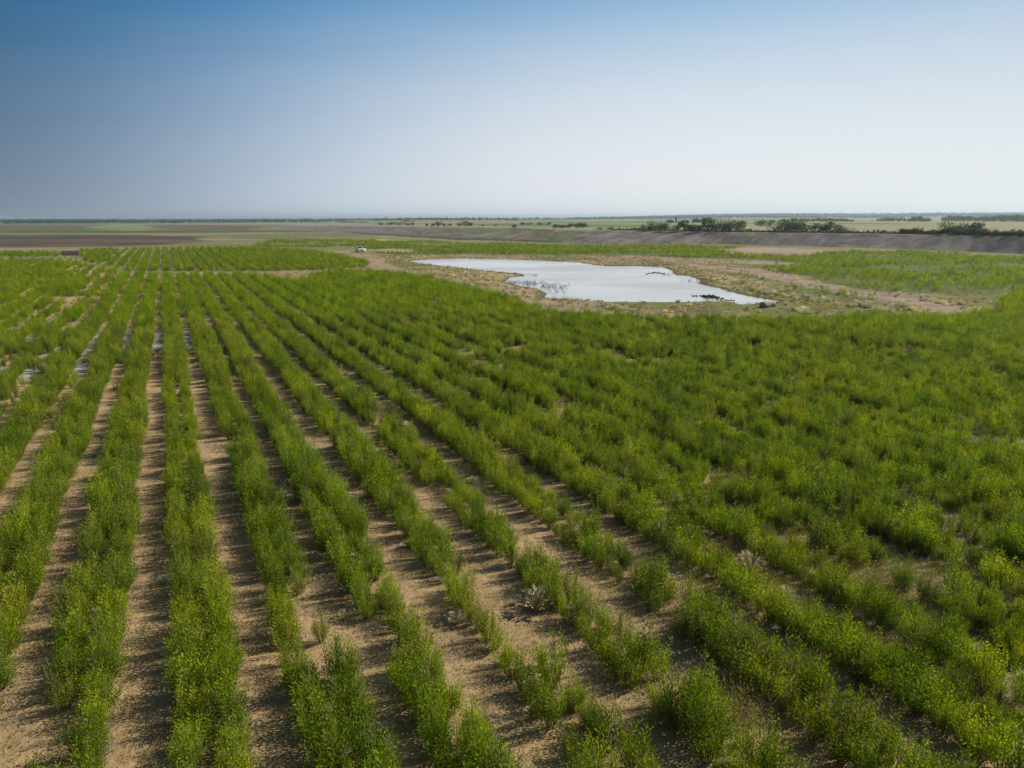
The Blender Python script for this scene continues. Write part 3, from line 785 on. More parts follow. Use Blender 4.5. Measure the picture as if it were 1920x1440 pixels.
for nm, m, cl, nv, sd_ in (('willow_rows', rest & (rr_ < 85), col_l0, 7, 1), ('willow_rows', rest & (rr_ >= 85) & (rr_ < 165), col_l1, 6, 2), ('willow_rows', rest & (rr_ >= 165), col_l2, 6, 3)):
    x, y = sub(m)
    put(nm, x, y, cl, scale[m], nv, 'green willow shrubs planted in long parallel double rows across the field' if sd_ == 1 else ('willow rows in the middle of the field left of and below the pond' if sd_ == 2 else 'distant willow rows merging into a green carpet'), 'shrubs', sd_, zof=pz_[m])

# volunteer willows between the rows on the right, where the rows close up
def rand_in_view(n, r0, r1, seed, pw=2.0):
    g = np.random.default_rng(seed)
    r = g.uniform(r0 ** pw, r1 ** pw, n) ** (1 / pw); a = g.uniform(-0.78, 0.84, n)
    return r * np.sin(a), r * np.cos(a), g
x, y, g = rand_in_view(125000, 11, 190, 5, 1.45)
side = x - (-0.20) * y   # distance to the right of the open rows
pr = sstep(9, 26, x * 1.15 + 0.22 * y + 8 * (fbm(x * 0.1, y * 0.1, 111, 2) - 0.5)) * sstep(-14, 6, x + 0.04 * y)
pr = np.maximum(pr, sstep(-22, -50, x + 0.0 * y) * 0.5) * 0.9
kp = (sdist(x, y, Z['near']) > 0.5) & (fbm(x * 0.33, y * 0.33, 162, 3) > 0.34) & (g.uniform(0, 1, len(x)) < pr * sstep(0.38, 0.56, fbm(x * 0.30, y * 0.30, 112, 3)))
x, y = x[kp], y[kp]; r = np.hypot(x, y)
sc = (0.34 + 0.60 * fbm(x * 0.15, y * 0.15, 113, 2)) * g.uniform(0.8, 1.35, len(x))
for m, cl, nv, sd_ in ((r < 80, col_l0, 7, 11), ((r >= 80) & (r < 150), col_l1, 6, 12), (r >= 150, col_l2, 6, 13)):
    put('willow_undergrowth', x[m], y[m], cl, sc[m], nv, 'self-sown young willows filling the gaps between the rows', 'shrubs', sd_)
# olive and straw coloured weeds among and between the rows
x, y, g = rand_in_view(60000, 10, 130, 6, 1.5)
w = x * RN[0] + y * RN[1]
pr = 0.08 + 0.9 * sstep(4, 26, x * 1.15 + 0.22 * y)
kp = (sdist(x, y, Z['near']) > 0) & (g.uniform(0, 1, len(x)) < pr * sstep(0.42, 0.62, fbm(x * 0.35, y * 0.35, 115, 3)))
x, y = x[kp], y[kp]
put('weed_cover', x, y, col_wd, 0.6 + 0.8 * fbm(x, y, 116, 2), 5, 'olive and straw coloured weeds growing among the willow rows', 'weeds', 21)
# green belts beyond the pond
x, y, g = rand_in_view(90000, 110, 420, 7)
d = np.maximum.reduce([sdist(x, y, Z['right1']), sdist(x, y, Z['right2']), sdist(x, y, Z['mix']) - 3, sdist(x, y, Z['lush'])]) + (fbm(x * 0.15, y * 0.15, 121, 3) - 0.5) * 9
ex = np.maximum.reduce([sdist(x, y, Z['tan1']) - 9 + 30 * (fbm(x * 0.12, y * 0.12, 222, 3) - 0.5) * 1.2, sdist(x, y, Z['tan2']), sdist(x, y, Z['tan3']), sdist(x, y, Z['track_r']), sdist(x, y, Z['track_l']), sdist(x, y, POND) + 1]) + (fbm(x * 0.2, y * 0.2, 122, 3) - 0.5) * 5
kp = (d > 0) & (ex < 0) & (g.uniform(0, 1, len(x)) < sstep(0.36, 0.56, fbm(x * 0.06, y * 0.09, 123, 4)) * 0.9 + 0.06) & ((sdist(x, y, Z['mix']) < 0) | (fbm(x * 0.02, y * 0.10, 125, 3) > 0.5))
x, y = x[kp], y[kp]
put('willow_belts', x, y, col_l2, (0.55 + 0.75 * fbm(x * 0.15, y * 0.15, 124, 3)) * (0.8 + 0.4 * g.uniform(0, 1, len(x))), 6, 'green belts of willow growing beyond and to the right of the pond', 'shrubs', 31)
# dry grass round the pond
x, y, g = rand_in_view(150000, 70, 260, 8)
dp = sdist(x, y, POND)
ex = np.maximum.reduce([sdist(x, y, Z['near']) - 1, sdist(x, y, Z['mid']), sdist(x, y, Z['right1']) - 3, sdist(x, y, Z['right2']) - 3, sdist(x, y, Z['track_r']) + .3, sdist(x, y, Z['track_l']) + .3])
kp = (dp < -0.2) & (dp > -110) & (ex < 0) & (g.uniform(0, 1, len(x)) < (0.04 + 0.30 * sstep(-14, -1, dp)) * (0.15 + 0.85 * sstep(0.42, 0.60, fbm(x * 0.2, y * 0.2, 131, 3))))
x, y = x[kp], y[kp]
put('dry_grass', x, y, col_dg, 0.45 + 0.7 * fbm(x * 0.3, y * 0.3, 132, 2), 5, 'dry tan and pinkish grass around the pond', 'grass', 41)
print('dry', len(x))
x, y, g = rand_in_view(60000, 70, 260, 88)
dp = sdist(x, y, POND)
ex = np.maximum.reduce([sdist(x, y, Z['near']) - 1, sdist(x, y, Z['mid']), sdist(x, y, Z['right1']) - 1, sdist(x, y, Z['right2']) - 1, sdist(x, y, Z['track_r']), sdist(x, y, Z['track_l']) - 3 + 8 * (fbm(x * 0.3, y * 0.3, 134, 2) - 0.5)])
kp = (dp < -0.5) & (dp > -110) & (ex < 0) & (fbm(x * 0.22, y * 0.22, 133, 4) > 0.50)
x, y = x[kp], y[kp]
put('weed_cover', x, y, col_wd, 0.4 + 0.8 * fbm(x * 0.4, y * 0.4, 135, 2), 5, 'low olive weeds in patches on the dry ground round the pond', 'weeds', 42)

# pale foxtail clumps: individuals
g = np.random.default_rng(77)
fox = []
for (u0, v0, du, dv, n, wh) in ((1345, 528, 30, 8, 16, 'on the right shore of the pond'), (1440, 548, 34, 6, 18, 'beside the right tip of the pond'), (1520, 563, 34, 5, 16, 'between the boulders and the dirt track'),
                            (1600, 572, 34, 5, 16, 'on the weeds below the dirt track'), (1530, 588, 60, 4, 16, 'at the willow edge right of the boulders'), (1690, 577, 36, 4, 14, 'where the dirt track widens'),
                            (1400, 533, 24, 4, 14, 'just above the right shore'), (1770, 567, 44, 4, 12, 'along the end of the dirt track'), (1190, 584, 60, 4, 16, 'below the middle of the pond'), (880, 520, 45, 6, 18, 'on the dry left shore of the pond')):
    us = np.sort(g.uniform(u0 - du, u0 + du, n))
    for i in range(n): fox.append((us[i], g.normal(v0 + (us[i] - u0) * 0.12, dv * .6), g.uniform(0.8, 1.35), wh))
hero = [(1005, 1142, 1.0, 'straw coloured foxtail clump in the bare gap beside willows, near the bottom centre'), (1407, 1070, 0.95, 'pale yellow foxtail clump among the dense willows in the lower right'), (858, 1168, 0.6, 'small pale foxtail clump at the left edge of a willow row near the bottom centre'),
        (350, 662, 1.2, 'whitish foxtail clump between two rows on the pale crust, upper left of the field')]
for u, v, s, lab in hero:
    gx, gy = ground_at(u, v, 0); me = col_fx.objects[len(lab) % 4].data
    o = link('foxtail_clump', me, None, (float(gx), float(gy), terr1(gx, gy) - 0.01), (0, 0, g.uniform(0, 6))); o.scale = (s * 1.25, s * 1.25, s * 1.45)
    tag(o, lab, 'grass clump', 'pale foxtail grass clumps')
cnt = 0; seen = {}
for u, v, s, wh in fox:
    gx, gy = ground_at(u, v, 0)
    if sdist(np.array([gx]), np.array([gy]), POND)[0] > -0.5 or sdist(np.array([gx]), np.array([gy]), Z['near'])[0] > 1: continue
    zz = terr1(gx, gy)
    o = link('foxtail_clump', col_fx.objects[cnt % 4].data, None, (float(gx), float(gy), zz - 0.01), (0, 0, g.uniform(0, 6))); o.scale = (s, s, s * g.uniform(.8, 1.2))
    q = seen.get(wh, 0); seen[wh] = q + 1
    tag(o, 'pale foxtail clump %s from left %s' % (ordinal(q), wh), 'grass clump', 'pale foxtail grass clumps'); cnt += 1
x, y, g2 = rand_in_view(9000, 75, 240, 9)
dp = sdist(x, y, POND)
ex = np.maximum.reduce([sdist(x, y, Z['near']), sdist(x, y, Z['right1']) - 2, sdist(x, y, Z['right2']) - 2, sdist(x, y, Z['track_l'])])
kp = (dp < -0.8) & (dp > -34) & (ex < 0) & (g2.uniform(0, 1, len(x)) < 0.12 + 0.5 * sstep(0.5, 0.6, fbm(x * 0.3, y * 0.3, 140, 2)))
x, y = x[kp], y[kp]
put('foxtail_grass', x, y, col_fx, 0.55 + 0.5 * fbm(x, y, 141, 2), 4, 'small pale foxtail tufts scattered over the dry ground round the pond', 'grass', 51)
x, y, g2 = rand_in_view(500, 14, 120, 10)
kp = sdist(x, y, Z['near']) > 0; x, y = x[kp][:150], y[kp][:150]
put('foxtail_grass', x, y, col_fx, 0.5 + 0.3 * fbm(x, y, 142, 2), 4, 'few pale foxtail tufts scattered between the willow rows', 'grass', 52)

# ------------------------------------------------------------------ stones, clods
def stone_mesh(seed, mat, rough=0.35, flat=0.6):
    import bmesh
    bm = bmesh.new(); bmesh.ops.create_icosphere(bm, subdivisions=2, radius=1.0)
    g = np.random.default_rng(seed); pl = g.normal(0, 1, (6, 3))
    for v in bm.verts:
        p = np.array(v.co); k = 1.0
        for q in pl: k = min(k, 0.72 / max(0.45, float(np.dot(p, unit(q))))) if np.dot(p, unit(q)) > 0.72 else k
        k *= 1 + g.normal(0, rough * 0.2)
        v.co = Vector((p[0] * k, p[1] * k * 0.85, p[2] * k * flat))
    me = bpy.data.meshes.new('stone'); bm.to_mesh(me); bm.free(); me.materials.append(mat)
    return me
def stone_at(name, me, u, v, w, label, cat, z=None, flat=1.0, group=None, rz=0.0):
    gx, gy = ground_at(u, v, 0)
    zz = terr1(gx, gy)
    o = link(name, me, None, (float(gx), float(gy), max(zz, WATER_Z) + w * 0.18 if z is None else z), (0, 0, rz)); o.scale = (w / 2, w / 2 * .8, w / 2 * flat)
    return tag(o, label, cat, group)
stone_at('boulder', stone_mesh(1, M_ROCK), 1434, 578, 1.9, 'large brown boulder on the dry ground below the right tip of the pond', 'boulder', flat=0.9)
stone_at('boulder', stone_mesh(2, M_ROCK), 1448, 577, 1.0, 'smaller brown boulder leaning on the right side of the large one', 'boulder', flat=1.0)
stone_at('dirt_mound', stone_mesh(3, M_ROCK), 1440, 572, 1.5, 'low brown dirt mound at the right tip of the pond', 'mound', flat=0.35)
stone_at('stone', stone_mesh(4, M_MUD), 1600, 589, 0.9, 'flat dark grey stone at the far edge of the willow field right of the boulders', 'stone', flat=0.6)
mud = [stone_mesh(10 + k, M_MUD, 0.8, 0.7) for k in range(4)]
g = np.random.default_rng(5)
mound = empty('mud_heap', (*[float(q) for q in ground_at(1325, 562, WATER_Z)], WATER_Z))
tag(mound, 'ridge of dark wet mud clods sticking out of the water at the near shore', 'mud heap')
for i in range(46):
    t = i / 45; u = 1298 + t * 80 + g.normal(0, 2); v = 554.5 + t * 11 + g.normal(0, 0.9) - 1.5 * math.sin(t * 3)
    gx, gy = ground_at(u, v, WATER_Z); w = (0.22 + 0.48 * math.exp(-((t - 0.42) / 0.2) ** 2)) * g.uniform(0.6, 1.3)
    o = link('clod', mud[i % 4], mound, (float(gx) - mound.location.x, float(gy) - mound.location.y, w * 0.12), (g.uniform(-.4, .4), g.uniform(-.4, .4), g.uniform(0, 6)))
    o.scale = (w * .55, w * .5, w * .5)
isl = empty('mud_islet', (*[float(q) for q in ground_at(1225, 512, WATER_Z)], WATER_Z))
tag(isl, 'low dark mud islet with reeds near the far right shore of the pond', 'islet')
for i in range(16):
    t = i / 15; gx, gy = ground_at(1212 + 32 * t, 514 - 2.5 * math.sin(t * 3) + g.normal(0, .4), WATER_Z)
    o = link('clod', mud[i % 4], isl, (float(gx) - isl.location.x, float(gy) - isl.location.y, 0), (0, 0, g.uniform(0, 6))); o.scale = (0.55, 0.4, 0.11)
# pebbles and crumbs on the near soil
peb = proto_collection('pebble', [mesh_from('pebble', [(0, 0, 1), (1, 0, 0), (0.2, 0.9, 0.1), (-0.8, 0.5, 0), (-0.7, -0.6, 0.1), (0.3, -0.9, 0), (0, 0, -0.6)], [(0, 1, 2), (0, 2, 3), (0, 3, 4), (0, 4, 5), (0, 5, 1), (6, 2, 1), (6, 3, 2), (6, 4, 3), (6, 5, 4), (6, 1, 5)], (mm,)) for mm in (M_PEB, M_ROCK)])
x, y, g2 = rand_in_view(16000, 11, 55, 12)
put('soil_crumbs', x, y, peb, 0.008 + 0.035 * g2.uniform(0, 1, len(x)) ** 3, 2, 'small stones and soil crumbs on the bare ground between the rows', 'stones', 61, sink=0.0)

# dead willow leaves and twigs fallen beside the rows
M_LIT = plain('dead_leaf', (0.20, 0.15, 0.075), 0.8, var=0.4); M_TWIG = plain('dead_twig', (0.30, 0.25, 0.16), 0.8)
def litter_mesh(seed, n, mat, ln, w):
    g = np.random.default_rng(seed); L = []
    for i in range(n):
        b = np.array([g.normal(0, .4), g.normal(0, .4), g.uniform(0.004, 0.02)]); an = g.uniform(0, 6.28)
        L.append((b, b + np.array([math.cos(an), math.sin(an), g.normal(0.1, .2)]) * ln * g.uniform(.5, 1.3), np.array([-math.sin(an), math.cos(an), g.normal(0, .3)]) * w))
    return leaves_mesh('litter', L, mat)
col_li = proto_collection('litter', [litter_mesh(700, 26, M_LIT, 0.07, 0.012), litter_mesh(701, 20, M_LIT, 0.09, 0.014), litter_mesh(702, 9, M_TWIG, 0.25, 0.006)])
x, y, g2 = rand_in_view(14000, 11, 55, 13, 1.6)
kp = (sdist(x, y, Z['near']) > 0) & (g2.uniform(0, 1, len(x)) < sstep(0.35, 0.6, fbm(x * 0.8, y * 0.8, 151, 3))); x, y = x[kp], y[kp]
put('leaf_litter', x, y, col_li, 0.6 + 0.8 * g2.uniform(0, 1, len(x)), 3, 'dead leaves and twigs lying on the soil beside the rows', 'litter', 62, sink=0.0)
x, y, g2 = rand_in_view(5000, 11, 60, 14, 1.6)
kp = (sdist(x, y, Z['near']) > 0) & (fbm(x * 0.4, y * 0.4, 152, 3) > 0.5); x, y = x[kp], y[kp]
put('seedlings', x, y, col_wd, 0.12 + 0.35 * g2.uniform(0, 1, len(x)) ** 2, 5, 'tiny seedlings sprouting on the bare soil', 'seedlings', 63)

# reeds standing in the shallows
L = MB(); g = np.random.default_rng(6)
for (u0, v0, du, dv, n) in ((1000, 532, 22, 5, 60), (1030, 537, 26, 6, 70), (985, 533, 16, 4, 40), (1045, 548, 18, 4, 22), (1230, 512, 10, 2, 10), (1255, 515, 14, 3, 22), (1290, 526, 14, 3, 16), (1000, 516.5, 12, 1.5, 14), (1050, 540, 14, 3, 20), (960, 530, 12, 3, 30)):
    for i in range(n):
        gx, gy = ground_at(g.normal(u0, du * .6), g.normal(v0, dv * .6), WATER_Z); gx = float(gx); gy = float(gy)
        for q in range(3):
            h = g.uniform(0.08, 0.36); bx = gx + g.normal(0, .12); by = gy + g.normal(0, .12)
            L.tube((bx, by, WATER_Z - 0.3), (bx + g.normal(0, .06), by + g.normal(0, .06), WATER_Z + h), 0.03, 0.012, 3, False)
reeds = L.build('reeds', M_REED); tag(reeds, 'dark dead reed stalks standing in the shallow water of the pond', 'reeds', kind='stuff')

# ------------------------------------------------------------------ trees
def crown_mesh(seed, h, w, n, leaf, lobes=6, low=0.15):
    g = np.random.default_rng(seed); L = []
    lb = []
    for k in range(lobes):
        an = g.uniform(0, 6.28); q = g.uniform(0, 0.42) * w
        lb.append((np.array([math.cos(an) * q, math.sin(an) * q, h * g.uniform(low + 0.18, 0.80)]), w * g.uniform(0.20, 0.34), h * g.uniform(0.16, 0.26)))
    for i in range(n):
        c, rw, rh = lb[g.integers(0, lobes)]
        d = unit(g.normal(0, 1, 3)); k = g.uniform(0.55, 1.08)
        p = c + d * np.array([rw, rw, rh]) * k
        if p[2] < h * low * 0.6: p[2] = h * low * g.uniform(.6, 1.5)
        t = unit(d + g.normal(0, 0.7, 3)); s = unit(np.cross(t, g.normal(0, 1, 3))) * leaf * 0.35
        L.append((p, p + t * leaf * g.uniform(.6, 1.3), s))
    return leaves_mesh('crown', L, M_TREE)
def trunk_mesh(seed, h, w):
    g = np.random.default_rng(seed); m = MB()
    m.tube((0, 0, -0.3), (0.05 * h * g.normal(0, .5), 0, h * 0.45), 0.035 * h, 0.022 * h, 6)
    for k in range(6):
        an = g.uniform(0, 6.28); z0 = h * g.uniform(0.12, 0.42)
        m.tube((0, 0, z0), (math.cos(an) * w * 0.3, math.sin(an) * w * 0.3, z0 + h * 0.32), 0.016 * h, 0.006 * h, 4)
    return m.mesh('trunk', M_BARK)
tprot = []
for k in range(8):
    h = 1.0; w = (0.95, 1.25, 1.1, 0.8, 1.5, 1.3, 1.0, 1.8)[k]
    tprot.append((crown_mesh(600 + k, h, w, 620, 0.10, 7 + k % 3, low=0.06), trunk_mesh(640 + k, h, w)))
def tree(u, vb, hp, k, label, group, name='tree', wide=1.0, wv=None):
    """tree whose foot is seen at pixel row vb and that is hp pixels high"""
    x, y, z = on_terrain(u, vb)
    dist = math.hypot(x, y); h = hp * dist / HOR
    r = empty(name, (x, y, z - 0.05), (u * 7.7) % 6.28); r.scale = (h * wide, h * wide, h)
    cr, tr = tprot[k % 8]
    link('trunk', tr, r); link('crown', cr, r)
    return tag(r, label, 'tree' if name == 'tree' else 'bush', group)
g = np.random.default_rng(9)
T = [(1206, 433, 7, .9, 'small round'), (1222, 433, 14, 1.1, 'round'), (1236, 433, 12, 1.1, 'leaning'), (1247, 434, 12, 1.2, 'broad'), (1268, 434, 9, 1, 'low olive'),
     (1283, 434, 16, 1.1, 'upright'), (1298, 434, 14, 1.2, 'round'), (1312, 434, 9, 1.1, 'low'), (1327, 434.5, 19, 1.0, 'tall dark'), (1342, 434.5, 20, 1.0, 'tallest dark'), (1356, 434.5, 12, 1.0, 'pale'), (1370, 435, 17, 1.0, 'upright dark'), (1382, 435, 14, 1.2, 'ragged'),
     (1390, 427, 10, 1.3, 'small far'), (1405, 435, 6, 1.3, 'low round'), (1428, 425, 9, 1.5, 'broad far'), (1443, 424, 8, 1.2, 'small far'), (1465, 436, 17, 1.1, 'round dark'), (1480, 436, 18, 1.1, 'tall broad'), (1494, 436, 17, 1.1, 'ragged tall'),
     (1512, 436, 12, 1.2, 'round'), (1528, 436, 13, 1.0, 'upright'), (1545, 436, 14, 1.1, 'pale topped'), (1556, 436, 15, 0.9, 'spindly'), (1568, 437, 11, 1.2, 'grey green'), (1582, 437, 9, 1.3, 'low ragged'),
     (1776, 438, 15, 1.2, 'round dark'), (1797, 438, 11, 1.2, 'yellow green'), (1812, 438, 13, 1.2, 'yellow green round'), (1828, 438, 14, 1.2, 'yellow green broad'), (1840, 438, 10, 1.3, 'low yellow green')]
for i, (u, v, hp, wd, w) in enumerate(T):
    if 1770 < u: place = 'in the lone clump on the bank crest at the right'
    elif u < 1260: place = 'at the left end of the tree line behind the dark bank'
    elif u < 1320: place = 'in front of the farm buildings behind the dark bank'
    elif u < 1400: place = 'in the tall group right of the farm behind the dark bank'
    elif u < 1455: place = 'in the gap between two tree groups behind the dark bank'
    else: place = 'in the right hand tree group behind the dark bank'
    k = T[:i]; tree(u, v, hp * 1.3, i * 3 + 1, '%s tree %s' % (w, place), 'trees along the crest of the bank', wide=wd * 1.2)
T2 = [(713, 422.5, 4, 1.8, 'lone dark bush left of the tree line on the plateau'), (735, 422, 4.5, 2.2, 'long low dark bush left of the bank trees'), (748, 422, 4.5, 2.0, 'second dark bush joined to the long low one'), (765, 423, 4, 1.6, 'small grey bush above the left bank'), (774, 423, 4.5, 1.4, 'round bush above the left bank'),
      (800, 424, 5.0, 1.2, 'small round bush left of the forked tree'), (812, 425, 5, 1.5, 'low bush beside the forked tree'), (822, 425, 8, 0.9, 'slim forked tree above the left bank'), (832, 425, 5, 1.3, 'bush just right of the slim tree'), (845, 424, 4, 1.6, 'grey green bush above the rills of the bank'),
      (862, 424, 6, 1.6, 'broad dark tree, left one of a pair above the bank'), (876, 424, 7.5, 1.4, 'broad dark tree, right one of a pair above the bank'), (884, 424, 5.5, 1.4, 'small tree against the right side of the pair'), (905, 424, 3, 2, 'low bush right of the tree pair'), (930, 424, 2.6, 2, 'tiny low bush midway above the bank'),
      (965, 428, 6, 1.2, 'grey green tree above the green strip, left'), (980, 422.5, 5, 1.6, 'dark bush on the field edge above the bank'), (992, 422, 4, 1.8, 'second dark bush on the field edge'), (1012, 422, 4.5, 1.8, 'third dark bush on the field edge'), (1028, 422, 4, 1.8, 'last dark bush before the thicket'),
      (1042, 428, 6, 1.8, 'left bush of the long thicket above the bank'), (1055, 428, 6.5, 1.8, 'second bush of the long thicket above the bank'), (1068, 428, 7, 1.6, 'third bush of the long thicket above the bank'), (1081, 428, 8, 1.5, 'tallest bush of the long thicket above the bank'), (1093, 428, 9, 1.3, 'right end bush of the long thicket above the bank'),
      (1143, 431, 5, 1.3, 'small bush on the crest where the hedge begins'), (1125, 431, 4.5, 1.5, 'low bush on the crest left of the hedge')]
for i, (u, v, hp, wd, lab) in enumerate(T2): tree(u, v, hp * 1.25, i * 5 + 2, lab, 'bushes on the plateau above the left bank', 'bush', wide=wd * 1.15)
# far groves, tree by tree
groves = [(1462, 1602, 416.0, 7, 30, 'long grove on the far field'), (1643, 1700, 415.6, 6.5, 13, 'left part of the far grove pair'), (1702, 1743, 415.6, 8, 11, 'right part of the far grove pair'), (1766, 1832, 415.2, 9.5, 17, 'domed grove near the right edge'), (1834, 1990, 415.8, 11, 34, 'big dark grove cut by the right edge'),
          (1367, 1378, 417, 4, 3, 'tiny grove right of the farm'), (1436, 1456, 416.5, 4, 5, 'small grove left of the long grove'), (1634, 1636, 415, 3, 1, 'single speck of a tree between the groves'), (630, 690, 418, 4, 16, 'dark grove on the plain left of the bank'), (581, 612, 417.5, 3.6, 9, 'small grove on the left plain'), (750, 780, 416.5, 3.5, 8, 'small pale grove on the plain')]
for (u0, u1, vb, hp, n, lab) in groves:
    for i in range(n):
        u = u0 + (u1 - u0) * (i + 0.5 + g.uniform(-.4, .4)) / n
        kk = hp * g.uniform(0.72, 1.1) * (0.75 + 0.25 * math.sin(math.pi * (i + 0.5) / n))
        tree(u, vb + g.uniform(-0.5, 0.2), kk, int(g.integers(0, 8)), '%s tree from the left in the %s' % (ordinal(i), lab), 'trees of the ' + lab, wide=1.25)
# hedge along the crest
hx = []; hy = []; hs = []
for u in np.arange(1150, 2250, 1.6):
    a = float(az_of(u)); rc = float(rc_f(a)) + 3 + g.uniform(0, 4)
    hx.append(rc * math.sin(a)); hy.append(rc * math.cos(a)); hs.append(0.7 + 0.9 * g.uniform(0, 1) + (0.9 if u > 1690 else 0.0))
hx = np.array(hx); hy = np.array(hy); hs = np.array(hs)
col_tr = proto_collection('bush', [t[0] for t in tprot])
put('hedge', hx, hy, col_tr, hs, 8, 'low dark hedge running along the crest of the bank', 'hedge', 71, hz=0.2, sink=0.1)
# woods towards the horizon
wx = []; wy = []; ws = []
for q in range(1000):
    a = g.uniform(-0.66, 0.70); u = 960 + HOR * math.tan(a)
    r = math.exp(g.uniform(math.log(2300), math.log(9500)))
    if 500 < u < 1100 and g.uniform() < 0.45: continue
    if r < 3200 and 1000 < u < 1940: continue
    L_ = g.uniform(80, 420) * (r / 5000); n = int(L_ / 14)
    for i in range(n):
        t = (i / max(1, n) - 0.5) * L_
        wx.append(r * math.sin(a) + t * math.cos(a) + g.normal(0, 6)); wy.append(r * math.cos(a) - t * math.sin(a) + g.normal(0, 10)); ws.append(g.uniform(5, 11) * (1.15 if r > 5000 else 0.8))
wx = np.array(wx); wy = np.array(wy); ws = np.array(ws)
print('woods', len(wx))
put('distant_woods', wx, wy, col_tr, ws * 1.3, 8, 'blue green belts of distant woods along the horizon', 'woods', 72, hz=0.1, sink=0.5)

# ------------------------------------------------------------------ farm buildings far behind the bank
M_SHED = plain('blue_metal_sheet', (0.16, 0.20, 0.24), 0.6, 0.2); M_ROOFD = plain('dark_red_roof', (0.10, 0.06, 0.06), 0.7)
M_WHITE = plain('white_wall_paint', (0.62, 0.62, 0.60), 0.7, var=0.08); M_SILO = plain('grey_steel_silo', (0.33, 0.35, 0.37), 0.45, 0.5); M_GLASSD = plain('dark_opening', (0.03, 0.035, 0.04), 0.3)
def barn(u, vb, wpx, hpx, label, wall, roofm, cat='barn', rise=0.4):
    x, y, z = on_terrain(u, vb); d = math.hypot(x, y); k = d / HOR
    w, h = wpx * k, hpx * k; dp = w * 0.55
    r = empty('barn', (x, y, z - 0.3), -math.atan2(x, y) + 0.12)
    m = MB(); m.prism([(-w / 2, 0), (w / 2, 0), (w / 2, h * (1 - rise)), (0, h * 0.985), (-w / 2, h * (1 - rise))], -dp / 2, dp / 2)
    m.build('wall', wall, r)
    m = MB(); t = 0.25
    for sgn in (-1, 1):
        m.prism([(sgn * (w / 2 + .5), h * (1 - rise) - .1), (0, h), (0, h + t), (sgn * (w / 2 + .5), h * (1 - rise) - .1 + t)], -dp / 2 - .5, dp / 2 + .5)
    m.build('roof', roofm, r)
    m = MB(); m.box(-w * .14, w * .14, -dp / 2 - .08, -dp / 2 - .003, 0.1, h * .45); m.build('door', M_GLASSD, r)
    for q in (-.34, .34):
        m = MB(); m.box(w * q - w * .05, w * q + w * .05, -dp / 2 - .08, -dp / 2 - .003, h * .2, h * .38); m.build('window', M_GLASSD, r)
    return tag(r, label, cat, 'buildings of the far farm')
fb = [on_terrain(1258, 417.6)[1]]
barn(1256, 417.8, 13, 6.5, 'large blue grey barn at the left of the far farm, joined by a tower', M_SHED, M_SHED)
barn(1305, 417.4, 14, 8, 'dark roofed barn in the middle of the far farm', M_SHED, M_ROOFD)
barn(1288, 417.4, 8, 4.5, 'low pale shed between the two large barns of the farm', M_WHITE, M_SHED)
barn(1320, 417.4, 7, 4.5, 'small white house right of the dark roofed barn', M_WHITE, M_ROOFD, 'house')
barn(1334, 417.2, 8, 4, 'low grey shed at the right end of the far farm', M_SILO, M_SHED)
def silo(u, vb, wpx, hpx, label):
    x, y, z = on_terrain(u, vb); k = math.hypot(x, y) / HOR; w = wpx * k / 2; h = hpx * k
    r = empty('silo', (x, y, z - 0.3))
    m = MB(); m.tube((0, 0, 0), (0, 0, h * .82), w, w, 14); m.build('wall', M_SHED, r)
    m = MB(); m.tube((0, 0, h * .82), (0, 0, h), w * 1.06, w * .45, 14); m.build('roof', M_ROOFD, r)
    tag(r, label, 'silo', 'silos of the far farm')
silo(1267.5, 417.6, 3.6, 11, 'tall dark silo tower at the right end of the blue grey barn')
silo(1338, 417.2, 1.8, 8, 'slim dark silo at the right end of the farm')

# ------------------------------------------------------------------ brown board sign at the left
sx, sy = [float(q) for q in ground_at(133, 484.5, 0)]
sz = terr1(sx, sy); k = math.hypot(sx, sy) / HOR
M_SIGN = plain('brown_board_paint', (0.10, 0.075, 0.075), 0.7, var=0.08); M_POST = plain('grey_wood_post', (0.16, 0.13, 0.10))
sg = empty('board_sign', (sx, sy, sz), -math.atan2(sx, sy))
tag(sg, 'wide dark brown board on two posts at the left beyond the rows', 'sign')
m = MB(); m.box(-12 * k, 12 * k, -0.04, 0.04, 4.5 * k, 9.3 * k); m.build('board', M_SIGN, sg)
m = MB(); m.box(-12.3 * k, 12.3 * k, -0.06, 0.06, 9.3 * k, 12.3 * k); m.build('top_board', plain('faded_brown_board', (0.15, 0.11, 0.105), 0.7, var=0.08), sg)
for q in (-8, 8):
    m = MB(); m.box(q * k - .08, q * k + .08, 0.065, 0.2, -0.4, 11 * k); m.build('post', M_POST, sg)

